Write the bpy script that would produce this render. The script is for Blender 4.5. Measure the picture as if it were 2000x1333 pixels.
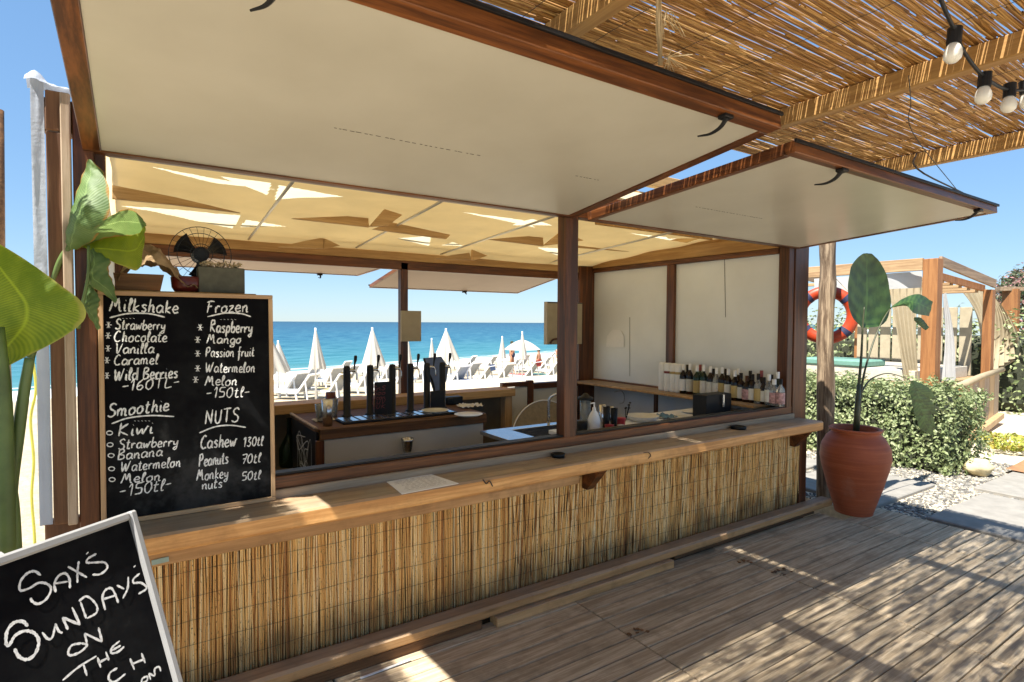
import bpy, math, random
from mathutils import Vector, Matrix, noise as mnoise
R = math.radians
random.seed(7)
for o in list(bpy.data.objects): bpy.data.objects.remove(o)
S = bpy.context.scene
COL = S.collection
V = Vector

# ------------------------------------------------------------------ camera
F = 1111.0; EYE = V((0, 0, 1.75))
yaw, pitch, roll = R(33.4), R(-1.86), R(0.3)
fw = V((math.sin(yaw)*math.cos(pitch), math.cos(yaw)*math.cos(pitch), math.sin(pitch)))
r0 = V((math.cos(yaw), -math.sin(yaw), 0)); u0 = r0.cross(fw)
rt = r0*math.cos(roll)+u0*math.sin(roll); up = -r0*math.sin(roll)+u0*math.cos(roll)
cam = bpy.data.cameras.new('camera'); co = bpy.data.objects.new('camera', cam); COL.objects.link(co)
cam.sensor_width = 36; cam.lens = 36*F/2000; cam.clip_start = 0.02; cam.clip_end = 30000
m = Matrix((rt, up, -fw)).transposed().to_4x4(); m.translation = EYE; co.matrix_world = m
S.camera = co
S.render.resolution_x = 1024; S.render.resolution_y = 682

# ------------------------------------------------------------------ sky, sun, exposure
SUN = V((-0.565, -0.17, 1.0)).normalized()
W = bpy.data.worlds.new('World'); S.world = W; W.use_nodes = True
nt = W.node_tree; nt.nodes.clear()
sky = nt.nodes.new('ShaderNodeTexSky'); sky.sky_type = 'NISHITA'; sky.sun_disc = False
sky.sun_elevation = math.asin(SUN.z); sky.sun_rotation = math.atan2(SUN.x, SUN.y) % (2*math.pi)
sky.altitude = 0; sky.air_density = 1.0; sky.dust_density = 0.0; sky.ozone_density = 6.0
bg = nt.nodes.new('ShaderNodeBackground'); bg.inputs['Strength'].default_value = 0.13
wo = nt.nodes.new('ShaderNodeOutputWorld')
gm = nt.nodes.new('ShaderNodeGamma'); gm.inputs[1].default_value = 0.42; hs = nt.nodes.new('ShaderNodeHueSaturation'); hs.inputs['Saturation'].default_value = 1.42
nt.links.new(sky.outputs[0], gm.inputs[0]); nt.links.new(gm.outputs[0], hs.inputs['Color']); tn = nt.nodes.new('ShaderNodeMix'); tn.data_type = 'RGBA'; tn.blend_type = 'MULTIPLY'; tn.inputs[0].default_value = 1.0; tn.inputs[7].default_value = (0.87, 1.05, 1.24, 1)
nt.links.new(hs.outputs[0], tn.inputs[6]); nt.links.new(tn.outputs[2], bg.inputs[0]); nt.links.new(bg.outputs[0], wo.inputs[0])
sl = bpy.data.lights.new('sun', 'SUN'); sl.energy = 4.6; sl.angle = R(0.53); sl.color = (1.0, 0.95, 0.86)
so = bpy.data.objects.new('sun', sl); COL.objects.link(so); so.location = (-6, -2, 12)
so.rotation_euler = SUN.to_track_quat('Z', 'Y').to_euler()
S.view_settings.view_transform = 'Standard'; S.view_settings.look = 'None'
S.view_settings.exposure = 1.56; S.view_settings.gamma = 1; S.view_settings.use_curve_mapping = False
S.render.engine = 'CYCLES'

# ------------------------------------------------------------------ geometry helpers
def ray(x, y): return fw + rt*((x-1000)/F) - up*((y-666.5)/F)
def at(x, y, X=None, Y=None, Z=None, D=None):
    d = ray(x, y)
    t = X/d.x if X is not None else Y/d.y if Y is not None else (Z-EYE.z)/d.z if Z is not None else D
    return EYE + d*t
def onplane(x, y, p0, n):
    d = ray(x, y); return EYE + d*((p0-EYE).dot(n)/d.dot(n))
def catmull(pts, n=6):
    pts = [V(p) for p in pts]
    if len(pts) < 3:
        return [pts[0].lerp(pts[-1], i/n) for i in range(n+1)] if len(pts) == 2 else pts
    P = [pts[0]*2-pts[1]]+pts+[pts[-1]*2-pts[-2]]; out = []
    for i in range(1, len(P)-2):
        a, b, c, d = P[i-1], P[i], P[i+1], P[i+2]
        for k in range(n):
            t = k/n
            out.append(0.5*((2*b)+(c-a)*t+(2*a-5*b+4*c-d)*t*t+(3*b-a-3*c+d)*t*t*t))
    out.append(P[-2]); return out
class MB:
    def __init__(s): s.v = []; s.f = []; s.uv = None
    def add(s, vs, fs):
        o = len(s.v); s.v += [tuple(p) for p in vs]; s.f += [tuple(i+o for i in f) for f in fs]
    def obox(s, c, ax, ay, az, hx, hy, hz, b=0.004):
        c = V(c); b = min(b, hx*.45, hy*.45, hz*.45)
        vs = []; idx = {}
        for sx in (-1, 1):
            for sy in (-1, 1):
                for sz in (-1, 1):
                    for k in range(3):
                        h = [hx-b, hy-b, hz-b]; h[k] += b
                        idx[(sx, sy, sz, k)] = len(vs)
                        vs.append(c+ax*(sx*h[0])+ay*(sy*h[1])+az*(sz*h[2]))
        fs = []
        q = [(-1, -1), (1, -1), (1, 1), (-1, 1)]
        for k in range(3):
            i, j = [(1, 2), (2, 0), (0, 1)][k]
            for sg in (-1, 1):
                fc = []
                for a, d in (q if sg > 0 else q[::-1]):
                    t = [0, 0, 0]; t[k] = sg; t[i] = a; t[j] = d; fc.append(idx[(*t, k)])
                fs.append(fc)
        if b > 0:
            for k in range(3):
                i, j = [(1, 2), (2, 0), (0, 1)][k]
                for a in (-1, 1):
                    for d in (-1, 1):
                        t0 = [0, 0, 0]; t0[k] = -1; t0[i] = a; t0[j] = d; t1 = list(t0); t1[k] = 1
                        fc = [idx[(*t0, i)], idx[(*t1, i)], idx[(*t1, j)], idx[(*t0, j)]]
                        fs.append(fc if a*d > 0 else fc[::-1]) if False else fs.append(fc[::-1] if a*d > 0 else fc)
            for sx in (-1, 1):
                for sy in (-1, 1):
                    for sz in (-1, 1):
                        fc = [idx[(sx, sy, sz, k)] for k in range(3)]
                        fs.append(fc if sx*sy*sz > 0 else fc[::-1])
        s.add(vs, fs); return s
    def box(s, x0, x1, y0, y1, z0, z1, b=0.004):
        return s.obox(((x0+x1)/2, (y0+y1)/2, (z0+z1)/2), V((1, 0, 0)), V((0, 1, 0)), V((0, 0, 1)), abs(x1-x0)/2, abs(y1-y0)/2, abs(z1-z0)/2, b)
    def beam(s, p, q, w, h, upv=V((0, 0, 1)), b=0.004):
        p = V(p); q = V(q); ax = (q-p).normalized(); ay = upv.cross(ax).normalized(); az = ax.cross(ay)
        return s.obox((p+q)/2, ax, ay, az, (q-p).length/2, w/2, h/2, b)
    def tube(s, pts, r, n=8, cap=True):
        pts = [V(p) for p in pts]; L = len(pts)
        rs = r if isinstance(r, (list, tuple)) else [r]*L
        vs = []; prev = None
        for i, p in enumerate(pts):
            t = (pts[min(i+1, L-1)]-pts[max(i-1, 0)]).normalized()
            if prev is None: a = t.orthogonal().normalized()
            else:
                a = prev-t*prev.dot(t)
                a = a.normalized() if a.length > 1e-6 else t.orthogonal().normalized()
            prev = a; bb = t.cross(a)
            for k in range(n):
                an = 2*math.pi*k/n; vs.append(p+(a*math.cos(an)+bb*math.sin(an))*rs[i])
        fs = [(i*n+k, i*n+(k+1) % n, (i+1)*n+(k+1) % n, (i+1)*n+k) for i in range(L-1) for k in range(n)]
        if cap: fs += [tuple(range(n))[::-1], tuple(range((L-1)*n, L*n))]
        s.add(vs, fs); return s
    def lathe(s, prof, n=32, c=(0, 0, 0)):
        c = V(c); vs = []; fs = []
        for r, z in prof:
            for k in range(n):
                a = 2*math.pi*k/n; vs.append(c+V((r*math.cos(a), r*math.sin(a), z)))
        for i in range(len(prof)-1):
            for k in range(n): fs.append((i*n+k, i*n+(k+1) % n, (i+1)*n+(k+1) % n, (i+1)*n+k))
        s.add(vs, fs); return s
    def prism(s, poly, d):      # polygon (list of points) extruded by vector d
        poly = [V(p) for p in poly]; d = V(d); n = len(poly)
        s.add(poly+[p+d for p in poly], [tuple(range(n)), tuple(range(n, 2*n))[::-1]]+[(i, i+n, (i+1) % n+n, (i+1) % n) for i in range(n)]); return s
    def grid(s, rows):          # rows of points, with uv
        nr, nc = len(rows), len(rows[0]); o = len(s.v)
        if s.uv is None: s.uv = [(0, 0)]*o
        s.v += [tuple(p) for r in rows for p in r]
        s.uv += [(j/(nc-1), i/(nr-1)) for i in range(nr) for j in range(nc)]
        s.f += [(o+i*nc+j, o+i*nc+j+1, o+(i+1)*nc+j+1, o+(i+1)*nc+j) for i in range(nr-1) for j in range(nc-1)]
        return s
    def ribbon(s, pts, w, nrm, jit=0.0):
        pts = [V(p) for p in pts]; L = len(pts); vs = []
        for i, p in enumerate(pts):
            t = (pts[min(i+1, L-1)]-pts[max(i-1, 0)])
            if t.length < 1e-9: t = V((1, 0, 0))
            sd = t.normalized().cross(nrm).normalized()
            ww = w*(0.5 if i in (0, L-1) else 1)*(1+random.uniform(-jit, jit))
            vs += [p+sd*ww/2, p-sd*ww/2]
        s.add(vs, [(2*i, 2*i+1, 2*i+3, 2*i+2) for i in range(L-1)]); return s
    def mesh(s, name, mat, off=V((0, 0, 0)), smooth=False):
        me = bpy.data.meshes.new(name)
        me.from_pydata([(x-off.x, y-off.y, z-off.z) for x, y, z in s.v], [], s.f); me.update()
        if mat is not None: me.materials.append(mat)
        if s.uv and len(s.uv) == len(s.v):
            ul = me.uv_layers.new(name='UVMap')
            li = [l.vertex_index for l in me.loops]
            ul.data.foreach_set('uv', [c for i in li for c in s.uv[i]])
        if smooth: me.shade_smooth()
        return me
    def build(s, name, mat, parent=None, smooth=False, base=None):
        off = wloc(parent) if parent is not None else (V(base) if base is not None else V((0, 0, 0)))
        o = bpy.data.objects.new(name, s.mesh(name, mat, off, smooth)); COL.objects.link(o)
        if parent is not None: o.parent = parent
        else: o.location = off
        return o
def wloc(o):
    p = V((0, 0, 0))
    while o is not None: p += o.location; o = o.parent
    return p
def tag(o, label=None, cat=None, group=None, kind=None):
    if label: o['label'] = label
    if cat: o['category'] = cat
    if group: o['group'] = group
    if kind: o['kind'] = kind
    return o
def empty(name, loc=(0, 0, 0), label=None, cat=None, group=None, kind=None):
    o = bpy.data.objects.new(name, None); COL.objects.link(o); o.location = V(loc); o.empty_display_size = 0.1
    return tag(o, label, cat, group, kind)
def copy_tree(o, parent=None):
    c = o.copy(); COL.objects.link(c)
    if parent is not None: c.parent = parent
    for ch in list(o.children): copy_tree(ch, c)
    return c
def rnd(a, b): return random.uniform(a, b)
X_, Y_, Z_ = V((1, 0, 0)), V((0, 1, 0)), V((0, 0, 1))

# ------------------------------------------------------------------ materials
class NT:
    def __init__(s, name):
        s.m = bpy.data.materials.new(name); s.m.use_nodes = True; s.t = s.m.node_tree; s.t.nodes.clear()
        s.out = s.n('ShaderNodeOutputMaterial'); s.b = s.n('ShaderNodeBsdfPrincipled'); s.l(s.b.outputs[0], s.out.inputs[0])
    def n(s, t, **k):
        nd = s.t.nodes.new(t)
        for a, v in k.items(): setattr(nd, a, v)
        return nd
    def l(s, a, b): s.t.links.new(a, b)
    def coord(s, scale=(1, 1, 1), kind='Object', rnd_off=True):
        tc = s.n('ShaderNodeTexCoord'); mp = s.n('ShaderNodeMapping'); mp.inputs['Scale'].default_value = scale
        s.l(tc.outputs[kind], mp.inputs[0])
        if rnd_off:
            oi = s.n('ShaderNodeObjectInfo'); mu = s.n('ShaderNodeMath', operation='MULTIPLY'); mu.inputs[1].default_value = 37.0
            s.l(oi.outputs['Random'], mu.inputs[0]); s.l(mu.outputs[0], mp.inputs['Location'])
        return mp.outputs[0]
    def noise(s, vec, scale=5, detail=4, rough=0.55, dist=0.0):
        nd = s.n('ShaderNodeTexNoise'); nd.inputs['Scale'].default_value = scale; nd.inputs['Detail'].default_value = detail
        nd.inputs['Roughness'].default_value = rough; nd.inputs['Distortion'].default_value = dist
        if vec is not None: s.l(vec, nd.inputs['Vector'])
        return nd.outputs['Fac']
    def ramp(s, fac, stops):
        nd = s.n('ShaderNodeValToRGB'); cr = nd.color_ramp
        while len(cr.elements) < len(stops): cr.elements.new(0.5)
        for e, (p, c) in zip(cr.elements, stops):
            e.position = p; e.color = (*c, 1) if len(c) == 3 else c
        s.l(fac, nd.inputs[0]); return nd.outputs[0]
    def mix(s, fac, a, b, mode='MIX'):
        nd = s.n('ShaderNodeMix', data_type='RGBA', blend_type=mode)
        for i, v in ((0, fac), (6, a), (7, b)):
            if hasattr(v, 'links') or hasattr(v, 'is_linked'): s.l(v, nd.inputs[i])
            elif isinstance(v, (int, float)): nd.inputs[i].default_value = v
            else: nd.inputs[i].default_value = (*v, 1)
        return nd.outputs[2]
    def math(s, op, a, b=None):
        nd = s.n('ShaderNodeMath', operation=op)
        for i, v in ((0, a), (1, b)):
            if v is None: continue
            if isinstance(v, (int, float)): nd.inputs[i].default_value = v
            else: s.l(v, nd.inputs[i])
        return nd.outputs[0]
    def bump(s, h, strength=0.3, dist=0.005):
        nd = s.n('ShaderNodeBump'); nd.inputs['Strength'].default_value = strength; nd.inputs['Distance'].default_value = dist
        s.l(h, nd.inputs['Height']); s.l(nd.outputs[0], s.b.inputs['Normal']); return nd.outputs[0]
    def col(s, c):
        if isinstance(c, tuple): s.b.inputs['Base Color'].default_value = (*c, 1)
        else: s.l(c, s.b.inputs['Base Color'])
    def set(s, **k):
        for a, v in k.items(): s.b.inputs[a.replace('_', ' ')].default_value = v
        return s
def mul(c, k): return tuple(x*k for x in c)
def plain(name, c, rough=0.5, metal=0.0, var=0.12, scale=12, spec=0.5, bump=0.0, coat=0.0):
    t = NT(name); co_ = t.coord()
    n = t.noise(co_, scale, 5)
    t.col(t.ramp(n, [(0.3, mul(c, 1-var)), (0.7, mul(c, 1+var))]))
    t.set(Roughness=rough, Metallic=metal); t.b.inputs['Specular IOR Level'].default_value = spec
    if coat: t.b.inputs['Coat Weight'].default_value = coat
    if bump: t.bump(n, bump, 0.003)
    return t.m
def wood(name, ca, cb, axis='X', rough=0.6, weather=None, wk=0.8, var=0.25, knots=True, spec=0.4, gs=1.0, bump=0.35, dirt=0.0):
    t = NT(name)
    sc = {'X': (0.7, 14, 14), 'Y': (14, 0.7, 14), 'Z': (14, 14, 0.7)}[axis]; sc = tuple(q*gs for q in sc)
    v = t.coord(sc); n1 = t.noise(v, 1.6, 6, 0.6, 0.6); n2 = t.noise(v, 7, 4, 0.7)
    g = t.math('ADD', t.math('MULTIPLY', n1, 0.65), t.math('MULTIPLY', n2, 0.35))
    c = t.ramp(g, [(0.30, mul(ca, 0.75)), (0.45, ca), (0.6, cb), (0.72, mul(cb, 1.1))])
    oi = t.n('ShaderNodeObjectInfo')
    hv = t.n('ShaderNodeHueSaturation'); t.l(c, hv.inputs['Color'])
    t.l(t.math('ADD', t.math('MULTIPLY', oi.outputs['Random'], var), 1-var/2), hv.inputs['Value']); c = hv.outputs[0]
    if weather is not None:
        geo = t.n('ShaderNodeNewGeometry'); sp = t.n('ShaderNodeSeparateXYZ'); t.l(geo.outputs['Normal'], sp.inputs[0])
        w = t.noise(t.coord((3, 3, 3)), 1.5, 3)
        k = t.math('MULTIPLY', t.math('MAXIMUM', sp.outputs['Z'], 0.0), t.math('MULTIPLY', t.math('ADD', w, 0.35), wk)); 
        wc = t.ramp(g, [(0.35, mul(weather, 0.6)), (0.65, mul(weather, 1.15))])
        c = t.mix(k, c, wc)
    if knots:
        vo = t.n('ShaderNodeTexVoronoi'); vo.inputs['Scale'].default_value = 1.0
        t.l(t.coord({'X': (1.1, 7, 7), 'Y': (7, 1.1, 7), 'Z': (7, 7, 1.1)}[axis]), vo.inputs['Vector'])
        kk = t.ramp(vo.outputs['Distance'], [(0.02, (1, 1, 1)), (0.09, (0, 0, 0))])
        c = t.mix(t.math('MULTIPLY', kk, 0.7), c, mul(ca, 0.3))
    if dirt:
        dn = t.noise(t.coord((2.5, 2.5, 2.5)), 2.2, 6, 0.65)
        c = t.mix(t.math('MULTIPLY', t.ramp(dn, [(0.52, (0, 0, 0)), (0.7, (1, 1, 1))]), dirt), c, mul(ca, 0.35))
    t.col(c); t.set(Roughness=rough); t.b.inputs['Specular IOR Level'].default_value = spec
    t.bump(g, bump, 0.002); return t.m
def leafmat(name, ca, cb, edge=None, trans=0.45, vein=60, rough=0.55):
    t = NT(name)
    uv = t.n('ShaderNodeUVMap'); sp = t.n('ShaderNodeSeparateXYZ'); t.l(uv.outputs[0], sp.inputs[0])
    wv = t.math('SINE', t.math('MULTIPLY', t.math('ADD', sp.outputs['Y'], t.math('MULTIPLY', t.math('ABSOLUTE', t.math('SUBTRACT', sp.outputs['X'], 0.5)), -0.25)), vein*6.28))
    v2 = t.noise(t.coord((1, 1, 1)), 9, 4)
    f = t.math('ADD', t.math('MULTIPLY', wv, 0.09), v2)
    c = t.ramp(f, [(0.33, ca), (0.68, cb)])
    mr = t.ramp(t.math('ABSOLUTE', t.math('SUBTRACT', sp.outputs['X'], 0.5)), [(0.0, (1, 1, 1)), (0.03, (0, 0, 0))])
    c = t.mix(t.math('MULTIPLY', mr, 0.6), c, mul(cb, 1.6))
    if edge is not None:
        em = t.ramp(t.math('ADD', t.math('ABSOLUTE', t.math('SUBTRACT', sp.outputs['X'], 0.5)), t.math('MULTIPLY', t.math('SUBTRACT', v2, 0.5), 0.25)), [(0.44, (0, 0, 0)), (0.48, (1, 1, 1))])
        c = t.mix(em, c, edge)
    t.col(c); t.set(Roughness=rough)
    nb = t.bump(t.math('ADD', t.math('MULTIPLY', wv, 0.25), v2), 0.25, 0.003)
    tr = t.n('ShaderNodeBsdfTranslucent'); mx = t.n('ShaderNodeMixShader'); mx.inputs[0].default_value = trans
    hs = t.n('ShaderNodeHueSaturation'); hs.inputs['Value'].default_value = 1.6; hs.inputs['Hue'].default_value = 0.48; t.l(c, hs.inputs['Color'])
    t.l(hs.outputs[0], tr.inputs[0]); t.l(nb, tr.inputs['Normal'])
    t.l(t.b.outputs[0], mx.inputs[1]); t.l(tr.outputs[0], mx.inputs[2]); t.l(mx.outputs[0], t.out.inputs[0])
    return t.m
def cloth(name, c, trans=0.5, scale=3, var=0.12, bump=0.2, weave=True):
    t = NT(name); n = t.noise(t.coord((1, 1, 1)), scale, 5)
    cc = t.ramp(n, [(0.3, mul(c, 1-var)), (0.7, mul(c, 1+var))]); t.col(cc); t.set(Roughness=0.9)
    t.b.inputs['Specular IOR Level'].default_value = 0.1
    nb = t.bump(t.noise(t.coord((1, 1, 1)), scale*3, 5), bump, 0.01)
    tr = t.n('ShaderNodeBsdfTranslucent'); mx = t.n('ShaderNodeMixShader'); mx.inputs[0].default_value = trans
    t.l(cc, tr.inputs[0]); t.l(t.b.outputs[0], mx.inputs[1]); t.l(tr.outputs[0], mx.inputs[2]); t.l(mx.outputs[0], t.out.inputs[0])
    return t.m
def reedmat(name, axis, stops, low_dark=True):
    t = NT(name); geo = t.n('ShaderNodeNewGeometry')
    sc = {'X': (1.2, 25, 25), 'Z': (25, 25, 1.2)}[axis]
    n = t.noise(t.coord(sc, rnd_off=False), 3, 4)
    f = t.math('ADD', t.math('MULTIPLY', geo.outputs['Random Per Island'], 0.75), t.math('MULTIPLY', n, 0.35))
    c = t.ramp(f, stops)
    k = t.noise(t.coord({'X': (9, 160, 160), 'Z': (150, 150, 75)}[axis], rnd_off=False), 1, 1)
    c = t.mix(t.math('MULTIPLY', t.ramp(k, [(0.67, (0, 0, 0)), (0.71, (1, 1, 1))]), 0.75), c, (0.035, 0.018, 0.008))
    if low_dark:  # reeds turn darker toward the bottom, with a ragged upper edge
        tc = t.n('ShaderNodeTexCoord'); sp = t.n('ShaderNodeSeparateXYZ'); t.l(tc.outputs['Object'], sp.inputs[0])
        dn = t.noise(t.coord((5, 5, 2), rnd_off=False), 1.3, 5)
        h = t.math('ADD', t.math('SUBTRACT', sp.outputs['Z'], 0.06), t.math('MULTIPLY', t.math('SUBTRACT', dn, 0.5), -0.5))
        c = t.mix(t.math('MULTIPLY', t.ramp(h, [(0.10, (1, 1, 1)), (0.26, (0, 0, 0))]), 0.62), c, (0.05, 0.037, 0.024))
    t.col(c); t.set(Roughness=0.55); t.b.inputs['Specular IOR Level'].default_value = 0.3
    return t.m
M = {}
M['red'] = wood('varnished red brown timber', (0.075, 0.024, 0.007), (0.20, 0.068, 0.018), 'X', 0.38, knots=False, gs=0.8, bump=0.15)
M['redz'] = wood('varnished red brown upright timber', (0.055, 0.018, 0.006), (0.15, 0.05, 0.015), 'Z', 0.38, knots=False, gs=0.8, bump=0.15)
M['redy'] = wood('varnished red brown cross timber', (0.075, 0.024, 0.007), (0.20, 0.068, 0.018), 'Y', 0.38, knots=False, gs=0.8, bump=0.15)
M['counter'] = wood('orange pine with grey weathered top', (0.56, 0.27, 0.085), (0.82, 0.46, 0.17), 'X', 0.5, weather=(0.36, 0.285, 0.20), wk=1.1, gs=0.7, dirt=0.35)
M['weathered'] = wood('grey brown weathered pine', (0.30, 0.225, 0.15), (0.43, 0.34, 0.24), 'X', 0.7, gs=0.7)
M['rail'] = wood('foot rail pine', (0.42, 0.23, 0.09), (0.58, 0.34, 0.15), 'X', 0.6, weather=(0.30, 0.24, 0.18), wk=0.9, gs=0.7, dirt=0.4)
M['darkjoist'] = wood('stained dark joist', (0.09, 0.04, 0.014), (0.17, 0.08, 0.03), 'X', 0.7)
M['pine'] = wood('plain pine x', (0.42, 0.24, 0.09), (0.55, 0.34, 0.14), 'X', 0.6)
M['brace'] = wood('light brace timber', (0.42, 0.25, 0.10), (0.56, 0.36, 0.16), 'X', 0.7, knots=False)
M['piney'] = wood('plain pine y', (0.34, 0.18, 0.055), (0.46, 0.27, 0.09), 'Y', 0.6)
M['pinez'] = wood('plain pine z', (0.40, 0.25, 0.12), (0.52, 0.35, 0.19), 'Z', 0.6)
M['greyz'] = wood('pale grey upright batten', (0.33, 0.24, 0.16), (0.48, 0.37, 0.27), 'Z', 0.75)
M['brownz'] = wood('brown upright planks', (0.13, 0.06, 0.028), (0.21, 0.105, 0.05), 'Z', 0.7)
M['deck'] = wood('weathered deck boards', (0.37, 0.285, 0.185), (0.57, 0.465, 0.325), 'X', 0.75, knots=False, var=0.22, gs=1.6, dirt=0.45, spec=0.25)
M['log'] = wood('rough log bark', (0.10, 0.065, 0.04), (0.36, 0.27, 0.18), 'Z', 0.9, knots=False, gs=0.9, bump=1.0)
M['cabz'] = wood('orange cabana timber z', (0.22, 0.09, 0.03), (0.32, 0.145, 0.05), 'Z', 0.6)
M['cabx'] = wood('sunbleached cabana beam x', (0.20, 0.14, 0.09), (0.32, 0.23, 0.15), 'X', 0.7)
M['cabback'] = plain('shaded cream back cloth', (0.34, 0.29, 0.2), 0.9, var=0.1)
M['caby'] = wood('sunbleached cabana beam y', (0.28, 0.17, 0.085), (0.42, 0.28, 0.15), 'Y', 0.7)
def panelmat():
    t = NT('cream laminate panel'); n = t.noise(t.coord((1, 1, 1)), 1.4, 5); n2 = t.noise(t.coord((1, 1, 1)), 60, 3)
    t.col(t.ramp(n, [(0.3, (0.50, 0.475, 0.40)), (0.7, (0.60, 0.575, 0.495))])); t.set(Roughness=0.30)
    t.bump(n, 0.05, 0.02); return t.m
M['panel'] = panelmat()
M['backing'] = plain('tan backing', (0.30, 0.17, 0.07), 0.8)
M['rearpanel'] = plain('pinkish beige rear panel', (0.40, 0.31, 0.26), 0.6, var=0.06, scale=2)  # pinkish bounce light from the sand is put into this colour
M['panel_in'] = plain('pale grey inner panel', (0.72, 0.735, 0.72), 0.45, var=0.05, scale=2)
M['white_in'] = plain('white inner board', (0.74, 0.76, 0.78), 0.4, var=0.06, scale=3)
M['screwline'] = plain('dark screw marks', (0.06, 0.05, 0.04), 0.7)
M['reed'] = reedmat('split reed screen', 'Z', [(0.08, (0.08, 0.03, 0.010)), (0.20, (0.42, 0.18, 0.05)), (0.38, (0.74, 0.40, 0.12)), (0.64, (0.90, 0.58, 0.21)), (0.98, (0.95, 0.80, 0.48))])
M['mat'] = reedmat('roof reed mat', 'X', [(0.0, (0.09, 0.038, 0.010)), (0.3, (0.24, 0.115, 0.030)), (0.6, (0.38, 0.20, 0.058)), (1.0, (0.56, 0.35, 0.13))], low_dark=False)
M['black'] = plain('black plastic', (0.010, 0.010, 0.011), 0.5, spec=0.3)
M['steel'] = plain('brushed steel', (0.55, 0.56, 0.58), 0.25, 1.0, var=0.05)
M['alu'] = plain('aluminium rod', (0.62, 0.60, 0.56), 0.45, 0.6, var=0.05)
M['wire'] = plain('dark wire', (0.03, 0.025, 0.02), 0.6)
M['canvas'] = cloth('tan canvas ceiling', (0.74, 0.575, 0.35), 0.5, 2.5, 0.08, 0.3)
M['topsheet'] = cloth('pale translucent roof sheet', (0.70, 0.67, 0.48), 0.45, 5, 0.06, 0.1)
M['plastic'] = cloth('milky plastic sheet', (0.42, 0.46, 0.53), 0.25, 4, 0.08, 0.8)
M['curtain'] = cloth('cream gauze curtain', (0.46, 0.385, 0.26), 0.35, 4, 0.1, 0.2)
M['curtain_w'] = cloth('white curtain', (0.55, 0.55, 0.54), 0.4, 4, 0.06, 0.2)
M['burlap'] = cloth('burlap cloth', (0.36, 0.25, 0.14), 0.1, 20, 0.3, 0.8)
M['parasol'] = cloth('white parasol cloth', (0.60, 0.57, 0.51), 0.35, 3, 0.05, 0.2)
M['white'] = plain('white plastic', (0.78, 0.78, 0.77), 0.4, var=0.04)
M['chalk'] = plain('white chalk', (0.72, 0.72, 0.70), 0.95, var=0.25, scale=140)
M['whiteframe'] = plain('white painted timber frame', (0.30, 0.30, 0.295), 0.5, var=0.10, scale=6)  # white paint greyed: the shade on the sign frame is put into the colour
def board():
    t = NT('smudged blackboard'); n = t.noise(t.coord((1, 1, 1)), 2.3, 6, 0.6, 0.5); n2 = t.noise(t.coord((1, 1, 1)), 30, 4)
    c = t.ramp(t.math('ADD', t.math('MULTIPLY', n, 0.8), t.math('MULTIPLY', n2, 0.2)), [(0.45, (0.003, 0.003, 0.004)), (0.58, (0.009, 0.0095, 0.010)), (0.68, (0.035, 0.035, 0.035))])
    t.col(c); t.set(Roughness=0.75); t.b.inputs['Specular IOR Level'].default_value = 0.08; return t.m
M['board'] = board()
M['boardframe'] = wood('thin pine picture frame', (0.44, 0.27, 0.14), (0.56, 0.37, 0.2), 'Z', 0.6, knots=False)
M['boardframex'] = wood('thin pine picture frame x', (0.44, 0.27, 0.14), (0.56, 0.37, 0.2), 'X', 0.6, knots=False)
def terracotta():
    t = NT('ribbed terracotta'); tc = t.n('ShaderNodeTexCoord'); mp = t.n('ShaderNodeMapping'); mp.inputs['Scale'].default_value = (1.2, 1.2, 30)
    t.l(tc.outputs['Object'], mp.inputs[0]); n = t.noise(mp.outputs[0], 1.6, 4, 0.6); n2 = t.noise(t.coord((1, 1, 1)), 4, 5)
    c = t.ramp(t.math('ADD', t.math('MULTIPLY', n, 0.6), t.math('MULTIPLY', n2, 0.4)), [(0.3, (0.27, 0.055, 0.018)), (0.55, (0.40, 0.092, 0.030)), (0.72, (0.50, 0.17, 0.08))])
    n3 = t.noise(t.coord((1, 1, 1)), 2.2, 7, 0.7); c = t.mix(t.ramp(n3, [(0.55, (0, 0, 0)), (0.75, (0.35,)*3)]), c, (0.45, 0.30, 0.22))
    t.col(c); t.set(Roughness=0.65); t.bump(n, 0.4, 0.004); return t.m
M['terracotta'] = terracotta()
M['soil'] = plain('potting soil', (0.03, 0.02, 0.015), 0.95, bump=1)
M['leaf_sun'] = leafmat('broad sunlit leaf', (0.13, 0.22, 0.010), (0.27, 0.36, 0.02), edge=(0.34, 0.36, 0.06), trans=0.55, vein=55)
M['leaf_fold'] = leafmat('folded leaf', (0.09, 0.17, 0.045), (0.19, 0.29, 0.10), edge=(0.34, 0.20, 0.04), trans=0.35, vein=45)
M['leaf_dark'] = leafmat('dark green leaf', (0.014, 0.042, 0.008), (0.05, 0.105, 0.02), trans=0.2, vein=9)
M['stalk'] = plain('green stalk', (0.10, 0.15, 0.04), 0.45, var=0.3, scale=8)
M['stalk_dark'] = plain('dark stalk', (0.05, 0.055, 0.025), 0.5, var=0.3)
def foliage(name, a, b, c):
    t = NT(name); geo = t.n('ShaderNodeNewGeometry')
    col = t.ramp(geo.outputs['Random Per Island'], [(0.0, a), (0.5, b), (1.0, c)]); t.col(col); t.set(Roughness=0.55)
    tr = t.n('ShaderNodeBsdfTranslucent'); mx = t.n('ShaderNodeMixShader'); mx.inputs[0].default_value = 0.25
    t.l(col, tr.inputs[0]); t.l(t.b.outputs[0], mx.inputs[1]); t.l(tr.outputs[0], mx.inputs[2]); t.l(mx.outputs[0], t.out.inputs[0]); return t.m
M['hedge'] = foliage('silver green hedge leaves', (0.09, 0.125, 0.045), (0.22, 0.27, 0.11), (0.38, 0.42, 0.22))
M['yellowgreen'] = foliage('yellow green ground leaves', (0.16, 0.20, 0.02), (0.34, 0.36, 0.05), (0.45, 0.32, 0.07))
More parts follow.
